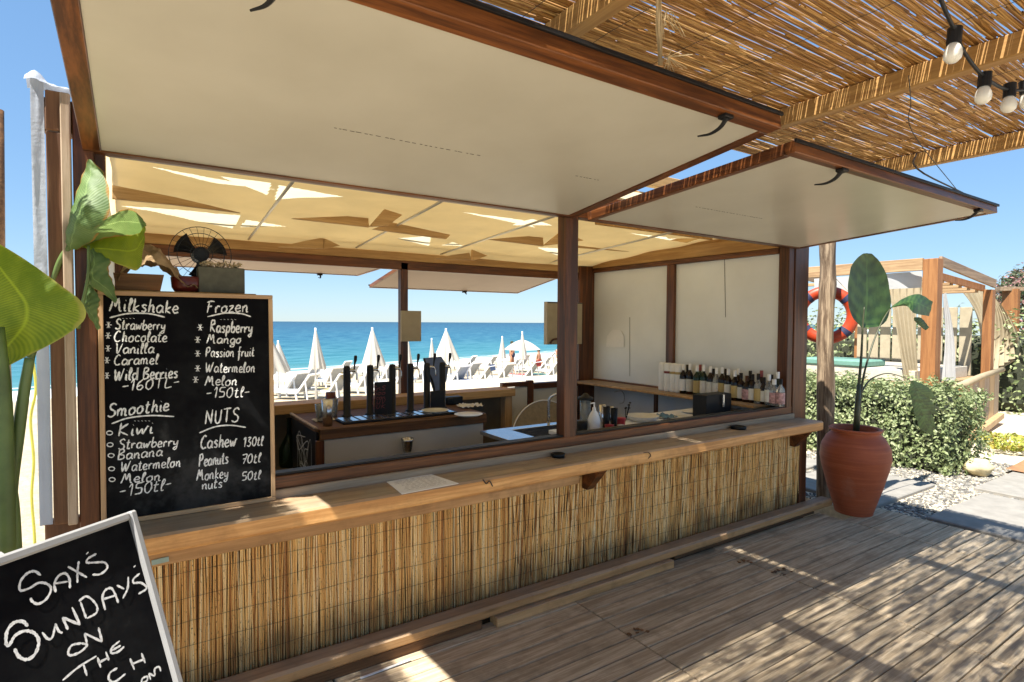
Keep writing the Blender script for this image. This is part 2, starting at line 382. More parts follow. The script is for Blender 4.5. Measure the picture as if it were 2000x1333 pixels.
M['darkgreen'] = foliage('dark green leaves', (0.02, 0.04, 0.015), (0.05, 0.09, 0.03), (0.10, 0.15, 0.06))
M['pinkbush'] = foliage('pink flowering leaves', (0.03, 0.05, 0.02), (0.07, 0.09, 0.04), (0.45, 0.22, 0.22))
M['hedgecore'] = plain('dark twigs', (0.03, 0.035, 0.018), 0.9, var=0.5, scale=30)
def sand():
    t = NT('pale beach sand'); n = t.noise(t.coord((1, 1, 1), rnd_off=False), 0.7, 6, 0.6); n2 = t.noise(t.coord((1, 1, 1), rnd_off=False), 9, 6, 0.7)
    t.col(t.ramp(t.math('ADD', t.math('MULTIPLY', n, 0.5), t.math('MULTIPLY', n2, 0.5)), [(0.35, (0.34, 0.265, 0.165)), (0.65, (0.53, 0.445, 0.31))])); t.set(Roughness=0.95); t.bump(n2, 0.9, 0.06); return t.m
M['sand'] = sand()
M['earth'] = plain('reddish earth', (0.30, 0.15, 0.07), 0.95, var=0.3, scale=4, bump=0.8)
M['ground'] = plain('pale gritty ground', (0.55, 0.47, 0.34), 0.95, var=0.2, scale=20, bump=0.6)
M['slab'] = plain('grey stone slab', (0.235, 0.22, 0.195), 0.85, var=0.14, scale=9, bump=0.4)  # slab tone lowered: shade over the path is put into the colour
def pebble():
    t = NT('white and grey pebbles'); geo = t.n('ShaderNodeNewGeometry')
    t.col(t.ramp(geo.outputs['Random Per Island'], [(0, (0.07, 0.065, 0.06)), (0.5, (0.18, 0.17, 0.15)), (1, (0.36, 0.34, 0.30))])); t.set(Roughness=0.8); return t.m  # pebbles darkened too, with the path's shade in their colour
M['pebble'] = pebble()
M['rock'] = plain('pale yellow boulder', (0.50, 0.42, 0.25), 0.9, var=0.25, scale=6, bump=1.0)
M['orange'] = plain('orange lifebuoy vinyl', (0.42, 0.045, 0.012), 0.45, var=0.12)
M['navy'] = plain('navy strap', (0.02, 0.025, 0.07), 0.7)
M['skin'] = plain('tanned skin', (0.42, 0.20, 0.12), 0.55)
M['redcloth'] = plain('red swimwear', (0.45, 0.05, 0.03), 0.8)
M['teal'] = plain('teal cushion', (0.12, 0.25, 0.20), 0.8)
M['cushion'] = plain('beige cushion', (0.50, 0.45, 0.36), 0.9)
M['mesh'] = plain('grey lounger mesh', (0.34, 0.36, 0.38), 0.8)
M['darkred'] = plain('dark red glaze', (0.10, 0.012, 0.010), 0.3)
M['greybox'] = plain('grey green storage crate', (0.085, 0.08, 0.052), 0.7, var=0.2, scale=30)
M['basket'] = wood('basket wood', (0.13, 0.06, 0.022), (0.22, 0.11, 0.045), 'X', 0.7, knots=False)
M['bluefan'] = plain('blue grey cloth', (0.15, 0.20, 0.33), 0.85)
M['paper'] = plain('paper', (0.80, 0.80, 0.79), 0.8, var=0.03)
M['ink'] = plain('grey ink', (0.08, 0.08, 0.09), 0.8)
M['redink'] = plain('dull red print', (0.26, 0.06, 0.06), 0.8)
M['tape'] = plain('pale teal tape', (0.30, 0.42, 0.38), 0.5)
M['bulb'] = plain('frosted bulb', (0.72, 0.70, 0.64), 0.25)
M['yellow'] = plain('yellow cord', (0.42, 0.38, 0.05), 0.6)
M['tanboard'] = plain('tan fibreboard', (0.36, 0.30, 0.20), 0.6, var=0.08)
M['basketdisc'] = plain('woven tan disc', (0.30, 0.23, 0.13), 0.7, var=0.15, scale=30)
M['darkin'] = plain('dark interior board', (0.16, 0.13, 0.09), 0.8)
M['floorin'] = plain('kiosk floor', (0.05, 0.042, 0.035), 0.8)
M['raffia'] = plain('raffia rope', (0.50, 0.38, 0.22), 0.9)
M['red'+'item'] = plain('red packaging', (0.42, 0.02, 0.03), 0.4)
M['blueitem'] = plain('blue packaging', (0.08, 0.20, 0.32), 0.5)
M['creamplate'] = plain('cream crockery', (0.62, 0.60, 0.52), 0.35)
def glass(name, c, rough=0.05):
    t = NT(name); t.col(c); t.set(Roughness=rough); t.b.inputs['Transmission Weight'].default_value = 0.85; t.b.inputs['IOR'].default_value = 1.4; return t.m
M['glass'] = glass('clear glass', (0.85, 0.88, 0.87)); M['glass_green'] = glass('green bottle glass', (0.05, 0.14, 0.06)); M['glass_brown'] = glass('brown bottle glass', (0.05, 0.018, 0.008))
def sea():
    t = NT('sea water'); tc = t.n('ShaderNodeTexCoord'); sp = t.n('ShaderNodeSeparateXYZ'); t.l(tc.outputs['Object'], sp.inputs[0])
    mp = t.n('ShaderNodeMapping'); mp.inputs['Scale'].default_value = (0.22, 0.9, 1); t.l(tc.outputs['Object'], mp.inputs[0])
    n = t.noise(mp.outputs[0], 1.0, 8, 0.62, 0.3)
    mp2 = t.n('ShaderNodeMapping'); mp2.inputs['Scale'].default_value = (0.02, 0.07, 1); t.l(tc.outputs['Object'], mp2.inputs[0]); n3 = t.noise(mp2.outputs[0], 1.0, 4)
    lg = t.math('LOGARITHM', t.math('MAXIMUM', sp.outputs['Y'], 1.0), 10.0)
    d = t.math('ADD', lg, t.math('MULTIPLY', t.math('SUBTRACT', n3, 0.5), 0.7))
    d = t.math('DIVIDE', d, 4.0)
    c = t.ramp(d, [(0.0, (0.12, 0.22, 0.20)), (0.25, (0.030, 0.135, 0.165)), (0.45, (0.006, 0.062, 0.125)), (0.65, (0.002, 0.026, 0.085)), (0.88, (0.001, 0.012, 0.050))])
    c = t.mix(t.ramp(n, [(0.42, (0, 0, 0)), (0.60, (0.7,)*3)]), c, (0.07, 0.19, 0.24))
    fo = t.math('ADD', sp.outputs['Y'], t.math('MULTIPLY', n, -4.0))
    foam = t.ramp(t.math('DIVIDE', fo, 10.0), [(0.0, (1, 1, 1)), (0.05, (1, 1, 1)), (0.14, (0, 0, 0)), (0.20, (0, 0, 0)), (0.24, (0.6,)*3), (0.30, (0, 0, 0))])
    c = t.mix(foam, c, (0.72, 0.74, 0.72))
    t.col(c); t.set(Roughness=0.6); t.b.inputs['Specular IOR Level'].default_value = 0.12; t.bump(n, 1.0, 0.35); return t.m
M['sea'] = sea()

# ------------------------------------------------------------------ the setting
SEAZ = -1.6
A = at(540, 737, Z=SEAZ); B = at(1045, 697, Z=SEAZ)
sdir = (B-A); sdir.z = 0; sdir.normalize(); snrm = V((-sdir.y, sdir.x, 0))
if snrm.y < 0: snrm = -snrm
def beach_z(x, y):
    s = (V((x, y, 0))-A).dot(snrm)
    t = min(max((s+16)/18.0, 0), 1.4)
    return -0.9-0.86*t*(1.0)+0.04*mnoise.noise(V((x*0.5, y*0.5, 0)))*(1 if s < 0 else 0)
g = MB(); xs = [-60+i*1.6 for i in range(100)]; ys = [2.0+j*1.6 for j in range(70)]
g.grid([[V((x, y, beach_z(x, y))) for x in xs] for y in ys]); tag(g.build('beach_sand', M['sand'], smooth=True), kind='structure')
s = MB(); c0 = A-snrm*3
pts = [c0-sdir*9000, c0+sdir*9000, c0+sdir*9000+snrm*14000, c0-sdir*9000+snrm*14000]
me = bpy.data.meshes.new('sea')
seao = bpy.data.objects.new('sea', me); COL.objects.link(seao)
seao.location = (A.x, A.y, SEAZ); seao.rotation_euler = (0, 0, math.atan2(sdir.y, sdir.x))
me.from_pydata([(-9000, -3, 0), (9000, -3, 0), (9000, 16000, 0), (-9000, 16000, 0)], [], [(0, 1, 2, 3)]); me.materials.append(M['sea'])
tag(seao, kind='structure')
g = MB(); g.box(5.93, 60, -8, 16, -1.4, -0.10, 0); g.box(-10, 5.93, -8, 2.7, -1.4, -0.2, 0)
tag(g.build('ground', M['ground']), kind='structure')
g = MB()
rows = []
for j in range(14):
    rows.append([V((9.0+i*0.42, -2.2+j*0.36, -0.05+max(0, (i-1))*0.028+0.05*mnoise.noise(V((i*.6, j*.5, 3))))) for i in range(16)])
g.grid(rows); tag(g.build('earth_bank', M['earth'], smooth=True), kind='structure')

# deck: panels 1.5 m long, boards 0.115 m apart
deck = empty('deck', (0, 0, 0), kind='structure')
edges = [-2.2, -0.72, 0.78, 2.28, 3.73, 5.265, 5.90]
pm = {}
for k in range(len(edges)-1):
    L = edges[k+1]-edges[k]-0.008
    b = MB(); b.obox((0, 0, 0), X_, Y_, Z_, L/2, 0.0535, 0.012, 0.003); pm[k] = b.mesh('plank', M['deck'])
for k in range(len(edges)-1):
    for j in range(33):
        y = 2.745-j*0.115
        if k == 5 and y > 2.62: continue
        o = bpy.data.objects.new('plank', pm[k]); COL.objects.link(o); o.parent = deck
        o.location = ((edges[k]+edges[k+1])/2+rnd(-.002, .002), y, -0.012+rnd(-0.0015, 0.0015)); o.rotation_euler = (rnd(-.004, .004), 0, rnd(-.0008, .0008))
b = MB()
for e in edges: b.box(e-0.05, e+0.05, -1.0, 2.8, -0.09, -0.026, 0)
b.build('bearer', M['darkjoist'], deck)
# path: slabs with gravel between
path = empty('garden_path', (0, 0, 0), kind='structure')
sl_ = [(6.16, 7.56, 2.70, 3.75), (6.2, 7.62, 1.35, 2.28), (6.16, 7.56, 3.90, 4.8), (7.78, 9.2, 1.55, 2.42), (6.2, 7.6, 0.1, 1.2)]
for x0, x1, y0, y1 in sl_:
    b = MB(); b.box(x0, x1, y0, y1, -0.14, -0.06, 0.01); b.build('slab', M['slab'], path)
def pebbles(name, region, n, rmin, rmax, parent=None):
    ico = [(0, 0, 1), (.89, 0, .45), (.28, .85, .45), (-.72, .53, .45), (-.72, -.53, .45), (.28, -.85, .45), (.72, .53, -.45), (-.28, .85, -.45), (-.89, 0, -.45), (-.28, -.85, -.45), (.72, -.53, -.45), (0, 0, -1)]
    fi = [(0, 1, 2), (0, 2, 3), (0, 3, 4), (0, 4, 5), (0, 5, 1), (1, 6, 2), (2, 7, 3), (3, 8, 4), (4, 9, 5), (5, 10, 1), (2, 6, 7), (3, 7, 8), (4, 8, 9), (5, 9, 10), (1, 10, 6), (6, 11, 7), (7, 11, 8), (8, 11, 9), (9, 11, 10), (10, 11, 6)]
    b = MB()
    for _ in range(n):
        x, y, z = region(); r = rnd(rmin, rmax); a = rnd(0, 6.28); sx, sy, sz = r*rnd(.8, 1.3), r*rnd(.6, 1), r*rnd(.4, .8)
        ca, sa = math.cos(a), math.sin(a)
        b.add([(x+ca*p[0]*sx-sa*p[1]*sy, y+sa*p[0]*sx+ca*p[1]*sy, z+p[2]*sz) for p in ico], fi)
    return tag(b.build(name, M['pebble'], parent), kind='stuff')
def reg():
    while True:
        x, y = rnd(5.93, 9.6), rnd(0.4, 4.4)
        if any(a-0.02 < x < b_+0.02 and c-0.02 < y < d+0.02 for a, b_, c, d in sl_): continue
        return x, y, -0.095
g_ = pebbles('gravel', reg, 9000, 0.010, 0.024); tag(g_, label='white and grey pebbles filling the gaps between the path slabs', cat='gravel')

# ------------------------------------------------------------------ kiosk
YW, ZH, XR = 2.88, 2.425, 4.85
K = empty('beach_bar_kiosk', (2.4, 2.9, 0), 'open timber beach bar kiosk with raised cream flaps, reed front and canvas ceiling', 'kiosk')
def kb(name, mat, *a, b=0.004, label=None, parent=K):
    m_ = MB(); m_.box(*a, b); o = m_.build(name, mat, parent)
    if label: o['label'] = label
    return o
# posts
kb('post', M['redz'], 2.312, 2.412, YW, YW+0.09, 0.95, 2.50)
kb('post', M['redz'], 2.43, 2.50, YW+0.10, YW+0.17, 0.95, 2.56)
kb('post', M['redz'], 4.93, 5.145, YW-0.01, YW+0.10, -0.1, 2.47)
kb('post', M['redz'], 4.845, 4.925, YW+0.0, YW+0.10, 0.96, 2.52)
kb('post', M['redz'], -0.20, -0.10, YW, YW+0.10, 0, 2.66)
kb('post', M['redz'], 2.262, 2.34, 5.5, 5.58, 0.95, 2.36)
kb('post', M['redz'], 4.62, 4.868, 5.48, 5.60, -0.1, 2.56)
kb('post', M['redz'], -0.16, -0.06, 5.48, 5.58, -0.1, 2.56)
# sills, headers
kb('sill', M['red'], -0.1, 4.93, YW-0.002, YW+0.09, 0.935, 1.005)
kb('sill_edge', M['black'], -0.1, 4.93, YW+0.012, YW+0.08, 1.005, 1.016, b=0.002)
kb('header', M['red'], -0.1, 4.93, YW+0.004, YW+0.09, 2.44, 2.56)
kb('header_strip', M['redz'], -0.1, 4.93, YW+0.006, YW+0.05, 2.562, 2.60)
kb('header', M['red'], -0.1, 4.62, 5.5, 5.56, 2.285, 2.375)
kb('header', M['pine'], -0.1, 4.62, 5.5, 5.56, 2.377, 2.46)
kb('sill', M['red'], 3.72, 4.62, 5.48, 5.58, 0.96, 1.03)
# right wall
kb('side_beam', M['piney'], XR-0.03, XR+0.05, 2.98, 5.47, 2.435, 2.56)
kb('side_rail', M['redy'], XR-0.02, XR+0.05, 2.98, 5.47, 2.385, 2.433)
kb('side_rail', M['redy'], XR-0.02, XR+0.05, 2.98, 5.47, 0.995, 1.045)
kb('side_divider', M['redz'], XR-0.02, XR+0.05, 4.17, 4.27, 1.046, 2.384)
kb('wall_panel', M['panel_in'], XR+0.02, XR+0.04, 2.90, 4.169, 1.046, 2.384, b=0.001)
kb('wall_panel', M['panel_in'], XR+0.02, XR+0.04, 4.271, 5.60, 1.046, 2.384, b=0.001)
kb('wall_panel', M['white_in'], XR+0.02, XR+0.04, 2.98, 5.47, -0.1, 0.994, b=0.001)
for p, q in (((1415, 505), (1417, 620)), ((1230, 620), (1230, 735))):
    a, c = at(*p, X=XR+0.018), at(*q, X=XR+0.018); m_ = MB(); m_.beam(a, c, 0.004, 0.003, X_, 0); m_.build('seam', M['screwline'], K)
kb('outer_cladding', M['brownz'], XR+0.045, XR+0.065, 2.99, 5.60, -0.1, 2.56, b=0.001)
# left and back walls, floor
kb('wall_panel', M['panel_in'], -0.16, -0.14, 2.98, 5.48, -0.1, 2.5, b=0.001)
kb('wall_panel', M['darkin'], -0.06, 3.62, 5.50, 5.53, -0.1, 0.93, b=0.001)
kb('wall_panel', M['panel'], 3.50, 3.82, 5.46, 5.49, 0.1, 1.00, b=0.002)
kb('panel_frame', M['redz'], 3.82, 3.90, 5.44, 5.50, 0.0, 1.07)
kb('panel_frame', M['red'], 3.46, 3.82, 5.44, 5.50, 1.01, 1.06)
kb('wall_panel', M['panel'], 3.90, 4.62, 5.50, 5.53, 0.0, 0.955, b=0.002)
kb('floor_board', M['floorin'], -0.16, 4.9, 2.9, 5.5, -0.12, 0.0, b=0)
kb('front_wall', M['backing'], -0.1, 5.0, YW+0.01, YW+0.05, 0.0, 0.93, b=0)
# back counter
kb('back_counter', M['pine'], -0.1, 3.48, 5.20, 5.46, 0.94, 1.02)
kb('counter_leg', M['pinez'], 3.36, 3.45, 5.22, 5.32, 0.0, 0.938)
# front counter, fascia and brackets
kb('counter_plank', M['counter'], -0.13, 4.99, 2.62, 2.852, 0.825, 0.905, b=0.010)
kb('counter_ledge', M['weathered'], -0.13, 4.94, 2.856, 2.876, 0.86, 0.945, b=0.006, label='narrow grey weathered upstand behind the counter plank')
kb('trim', M['rail'], -0.13, 2.40, YW-0.05, YW-0.028, 0.70, 0.822)
for bx, lab in ((2.44, None), (4.86, None)):
    m_ = MB(); m_.prism([(bx, YW-0.03, 0.822), (bx, 2.665, 0.822), (bx, YW-0.075, 0.66), (bx, YW-0.03, 0.66)], (0.06, 0, 0)); m_.build('bracket', M['red'], K)
# foot rail
kb('foot_rail', M['rail'], -0.6, 5.40, 2.735, 2.85, 0.058, 0.124, b=0.014)
kb('rail_joist', M['darkjoist'], -0.6, 1.62, 2.750, 2.84, 0.0, 0.056)
kb('rail_joist', M['darkjoist'], 3.3, 5.2, 2.80, 2.84, 0.0, 0.056)
kb('rail_joist', M['rail'], 1.70, 3.19, 2.712, 2.80, 0.0, 0.056)
# reeds on the front
rb = MB()
def reed(b, p, q, r, n=5, bend=0.003, axis=0):
    p, q = V(p), V(q); k = 3; pts = []
    for i in range(k+1):
        w = p.lerp(q, i/k)
        if 0 < i < k:
            if axis == 0: w = w+V((rnd(-bend, bend), rnd(-.001, .001), 0))
            else: w = w+V((0, rnd(-bend, bend), rnd(-.002, .002)))
        pts.append(w)
    b.tube(pts, [r, r*1.02, r*.97, r*.9], n, cap=False)
x = -0.62
while x < 5.02:
    r = rnd(0.0022, 0.0043); lay = random.random()
    z1 = 0.80 if x < 2.4 else 0.82
    tilt = rnd(-0.010, 0.010) if x < 1.9 else rnd(-0.045, 0.03)
    reed(rb, (x+tilt, YW-0.012-lay*0.012, 0.0), (x-tilt, YW-0.012-lay*0.012, z1), r, bend=0.004)
    x += r*rnd(0.9, 1.5)
tag(rb.build('reeds', M['reed'], K, smooth=True), label='split reeds standing upright across the bar front', kind='stuff')
wr = MB()
for z in (0.20, 0.31, 0.42, 0.53, 0.64, 0.74):
    pts = [V((-0.6+i*0.06, YW-0.030+rnd(-.001, .001), z+0.008*mnoise.noise(V((i*.2, z*9, 0)))+rnd(-.002, .002))) for i in range(94)]
    wr.tube(pts, 0.0009, 4)
wr.build('binding_wire', M['wire'], K)
kb('corner_batten', M['redz'], 5.03, 5.14, YW-0.03, YW-0.012, 0.0, 0.82)
# tape scrap
m_ = MB(); a = at(296, 1100, Y=YW-0.055); c = at(330, 1092, Y=YW-0.055); m_.beam(a, c, 0.003, 0.022, Z_, 0.001); m_.build('tape_strip', M['tape'], K)

# flaps
def flap(x0, x1, ang, y0, z0, L, sgn, seam=None, latches=(), fw_=0.055, th=0.062, name='flap', label=None, pmat='panel', fm='red', fmy='redy'):
    f = empty(name, (0, 0, 0)); f.parent = K; f.location = V(((x0+x1)/2, y0, z0))-K.location
    if label: f['label'] = label
    d = V((0, sgn*math.cos(ang), math.sin(ang))); nn = X_.cross(d)
    if nn.z < 0: nn = -nn
    base = V((0, y0, z0))
    def P(x, l, h=0): return V((x, 0, 0))+base+d*l+nn*h
    def ob(nm, mat, xa, xb, la, lb, ha, hb, b=0.003):
        m_ = MB(); m_.obox((P(xa, la, ha)+P(xb, lb, hb))/2, X_, d, nn, abs(xb-xa)/2, abs(lb-la)/2, abs(hb-ha)/2, b); return m_.build(nm, mat, f)
    ob('frame_rail', M[fm], x0, x1, L-fw_, L, 0, th)
    ob('frame_rail', M[fm], x0, x1, 0, 0.035, 0, th)
    ob('frame_rail', M[fmy], x0, x0+fw_*.9, 0.036, L-fw_-0.001, 0, th)
    ob('frame_rail', M[fmy], x1-fw_*.9, x1, 0.036, L-fw_-0.001, 0, th)
    ob('lip', M['black'], x0-0.006, x1+0.006, L+0.001, L+0.012, th-0.012, th+0.004, 0.001)
    ob('panel', M[pmat], x0+fw_*.9+.001, x1-fw_*.9-.001, 0.036, L-fw_-.001, 0.006, 0.03, 0.0)
    if seam:
        for (xa, xb, l) in seam:
            m_ = MB(); xx = xa
            while xx < xb:
                w = rnd(0.008, 0.022); m_.obox(P(xx, l+rnd(-.001, .001), 0.0055), X_, d, nn, w/2, 0.0012, 0.0008, 0); xx += w+rnd(0.006, 0.018)
            m_.build('screw_line', M['screwline'], f)['kind'] = 'stuff'
    for lx in latches:
        m_ = MB(); m_.obox(P(lx, L-fw_*0.5, -0.008), X_, d, nn, 0.028, 0.02, 0.008, 0.003)
        pts = catmull([P(lx, L-0.03, -0.012), P(lx-0.004, L-0.06, -0.04), P(lx-0.02, L-0.10, -0.055), P(lx-0.05, L-0.14, -0.055)], 5)
        m_.tube(pts, [0.011-0.0075*i/(len(pts)-1) for i in range(len(pts))], 6); m_.build('latch', M['black'], f)
    return f, P
bigflap, PB = flap(-0.172, 2.365, R(7.2), YW, ZH, 1.438, -1, seam=[(0.66, 1.32, 0.62), (1.90, 2.06, 0.60)], latches=(2.02, 0.30), label='large cream flap with varnished frame raised over the left serving hatch', fw_=0.068, th=0.066)
smallflap, PS = flap(2.49, 4.99, R(4.1), YW, ZH, 1.42, -1, seam=[(2.9, 3.6, 0.55)], latches=(2.95, 4.72), label='cream flap with varnished frame raised over the right serving hatch', fw_=0.05, th=0.055)
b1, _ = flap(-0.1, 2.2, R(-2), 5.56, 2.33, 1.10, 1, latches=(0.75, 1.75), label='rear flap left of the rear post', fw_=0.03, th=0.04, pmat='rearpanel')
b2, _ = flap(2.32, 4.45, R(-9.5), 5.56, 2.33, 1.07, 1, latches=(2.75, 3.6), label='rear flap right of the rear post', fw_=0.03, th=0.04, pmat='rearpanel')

# roof: rods, canvas with slits, timber braces and the pale top sheet
for y in (3.15, 5.30):
    kb('joist', M['pine'], -0.1, 4.8, y-0.022, y+0.022, 2.70 if y < 4 else 2.58, 2.76 if y < 4 else 2.64)
for (p, q) in (((545, 372), (455, 478)), ((832, 402), (700, 470)), ((1062, 426), (800, 500)), ((1290, 455), (1060, 505))):
    a = at(*p, Z=2.555); c = at(*q, Z=2.53)
    m_ = MB(); m_.tube([(a.x, 2.95, 2.572), (c.x, 5.46, 2.47)], 0.010, 8); m_.build('roof_rod', M['alu'], K, smooth=True)
def cz0(y): return 2.60-0.135*max(0, (y-3.6)/1.9)**1.5
def cz(x, y):
    return cz0(y)+0.008*math.sin(x*2.1+y*1.7)+0.006*math.sin(y*9.5+x*.6)+0.005*mnoise.noise(V((x*2.5, y*2.5, 0)))+0.003*mnoise.noise(V((x*9, y*5, 4)))
def oncanvas(x, y):
    z_ = 2.58
    for _ in range(6): p_ = at(x, y, Z=z_); z_ = cz(p_.x, p_.y)
    return p_
holes = []
for tri in (((290, 325), (420, 358), (540, 371)), ((430, 345), (530, 358), (522, 382)), ((545, 362), (670, 385), (537, 390)), ((232, 403), (470, 428), (455, 452)), ((480, 440), (560, 450), (470, 448)),
            ((775, 467), (842, 463), (838, 482)), ((862, 480), (905, 482), (885, 474)), ((898, 414), (1020, 430), (1045, 445)), ((1000, 440), (1078, 441), (1040, 428)), ((1050, 487), (1102, 490), (1100, 505)),
            ((1225, 455), (1300, 463), (1310, 470)), ((1300, 467), (1372, 466), (1340, 475))):
    holes.append([oncanvas(*p) for p in tri])
def intri(p, t):
    def sg(a, b, c): return (a.x-c.x)*(b.y-c.y)-(b.x-c.x)*(a.y-c.y)
    d = [sg(p, t[0], t[1]), sg(p, t[1], t[2]), sg(p, t[2], t[0])]
    return not (min(d) < 0 and max(d) > 0)
cv = MB(); vs = []; fs = []
NX, NY = 400, 250
for j in range(NY+1):
    for i in range(NX+1):
        x = -0.14+i*5.02/NX; y = 2.90+j*2.64/NY; vs.append(V((x, y, cz(x, y)-(0.02 if x < -0.1 else 0))))
for j in range(NY):
    for i in range(NX):
        a = j*(NX+1)+i; c = (vs[a]+vs[a+NX+2])/2
        if any(intri(c, t) for t in holes): continue
        fs.append((a, a+1, a+NX+2, a+NX+1))
cv.add(vs, fs); cv.build('canvas', M['canvas'], K, smooth=True)
for poly in ([(219, 362), (219, 388), (340, 400), (470, 416), (340, 385)], [(570, 427), (640, 424), (719, 421), (721, 444)], [(722, 443), (752, 409), (786, 420), (758, 441)], [(762, 434), (880, 459), (872, 467), (728, 448)],
             [(544, 483), (590, 472), (632, 464), (632, 486)], [(633, 486), (634, 466), (664, 480)], [(850, 506), (884, 498), (917, 494), (920, 508)], [(921, 508), (923, 488), (952, 500), (930, 508)],
             [(955, 468), (1010, 463), (1060, 460), (1062, 481)], [(1063, 480), (1098, 452), (1140, 470), (1075, 479)], [(1128, 480), (1180, 486), (1230, 492), (1130, 484)]):
    cx_ = sum(p[0] for p in poly)/len(poly); cy_ = min(p[1] for p in poly)
    yk = oncanvas(cx_, cy_).y
    m_ = MB(); m_.prism([at(*p, Y=yk) for p in poly], (0, 0.03, 0)); m_.build('roof_brace', M['brace'], K)
for yk, xa, xb in ((3.32, 0.2, 1.05), (3.6, 3.2, 4.75)):
    m_ = MB(); m_.beam((xa, yk, cz0(yk)-.020), (xb, yk+.03, cz0(yk)-.016), .022, .022); m_.build('rafter', M['piney'], K)
m_ = MB(); m_.grid([[V((-0.16+i*0.2, 2.93+j*0.206, cz0(2.93+j*0.206)+0.075+0.01*math.sin(i*1.3))) for i in range(27)] for j in range(14)]); m_.build('roof_sheet', M['topsheet'], K, smooth=True)
kb('header', M['pine'], -0.1, 4.62, 5.562, 5.58, 2.377, 2.60)
kb('side_closing', M['piney'], 4.86, 4.885, 2.98, 5.48, 2.565, 2.70)

# planks and plastic sheet at the left corner
kb('corner_plank', M['brownz'], -0.288, -0.236, YW+0.0, YW+0.03, 0.93, 2.49, label='brown upright plank at the left corner')
kb('corner_block', M['brownz'], -0.288, -0.237, YW+0.0, YW+0.03, 2.495, 2.65)
kb('corner_batten', M['greyz'], -0.240, -0.208, YW-0.035, YW-0.003, 0.93, 2.64, label='pale grey upright batten')
kb('corner_beam', M['brownz'], -0.30, -0.10, YW+0.035, YW+0.12, 2.50, 2.63)
kb('corner_beam', M['brownz'], -0.32, -0.10, YW+0.035, YW+0.08, 0.86, 0.94)
kb('corner_plank', M['redz'], -0.204, -0.135, YW-0.02, YW+0.0, 0.5, 2.62)
m_ = MB(); rows = []
for j in range(40):
    z = 0.94+j*1.74/39
    rows.append([V((-0.330+i*0.0068+0.003*mnoise.noise(V((0, 0, z*3)))+(0.012*(1-(j/39)))*0, YW-0.012+0.006*mnoise.noise(V((i*.5, z*4, 1))), z)) for i in range(7)])
m_.grid(rows); m_.build('plastic_sheet', M['plastic'], K, smooth=True)
m_ = MB(); rows = []
for j in range(12):
    v = j/11
    rows.append([V((-0.345+i*0.145/15, YW-0.045+v*0.09, 2.645+(0.055*math.sin(math.pi*(0.12+0.8*v)))*(0.35+0.9*math.exp(-((i-3)/3.5)**2))+0.006*mnoise.noise(V((i*.5, v*3, 2))))) for i in range(16)])
m_.grid(rows); m_.build('plastic_cap', M['plastic'], K, smooth=True)

# fittings on the back and side
def thing_box(name, lab, cat, mat, a, b=0.004, group=None):
    m_ = MB(); m_.box(*a, b); base = ((a[0]+a[1])/2, (a[2]+a[3])/2, a[4]); return tag(m_.build(name, mat, base=base), lab, cat, group)
e = empty('wall_board', (2.36, 5.46, 1.55), 'small tan board fixed to the rear post', 'board')
m_ = MB(); m_.box(2.245, 2.465, 5.45, 5.475, 1.55, 1.865, 0.003); m_.build('panel', M['tanboard'], e)
m_ = MB(); m_.box(2.25, 2.26, 5.476, 5.499, 1.56, 1.86, 0.002); m_.box(2.45, 2.46, 5.476, 5.499, 1.56, 1.86, 0.002); m_.build('backing', M['darkin'], e)
e = empty('fuse_cabinet', (4.3, 5.4, 1.5), 'tan fuse cabinet hanging beside the right rear post', 'cabinet')
m_ = MB(); m_.box(4.06, 4.60, 5.40, 5.47, 1.49, 2.0, 0.004); m_.build('body', M['tanboard'], e)
m_ = MB(); m_.box(4.27, 4.277, 5.395, 5.399, 1.50, 1.99, 0); m_.box(4.06, 4.60, 5.395, 5.399, 1.985, 1.998, 0); m_.build('door_seam', M['screwline'], e)
m_ = MB(); m_.tube(catmull([(4.10, 5.39, 1.5), (4.14, 5.38, 1.55), (4.3, 5.38, 1.56), (4.44, 5.38, 1.53)], 6), 0.012, 6); m_.build('cable', M['redz'], e)
a = at(1188, 678, X=XR); n_ = MB()
pp = catmull([at(1186, 660, X=XR+.015), at(1192, 650, X=XR+.015), at(1205, 645, X=XR+.015), at(1216, 650, X=XR+.015), at(1217, 662, X=XR+.015)], 5)
n_.prism([at(1184, 678, X=XR+.012), at(1186, 657, X=XR+.012), at(1197, 644, X=XR+.012), at(1212, 645, X=XR+.012), at(1219, 658, X=XR+.012), at(1219, 679, X=XR+.012)], (-0.004, 0, 0))
n_.tube(pp, 0.004, 5)
tag(n_.build('wall_notice', M['paper'], base=a), 'white paper notice pinned on the right inner wall', 'notice')

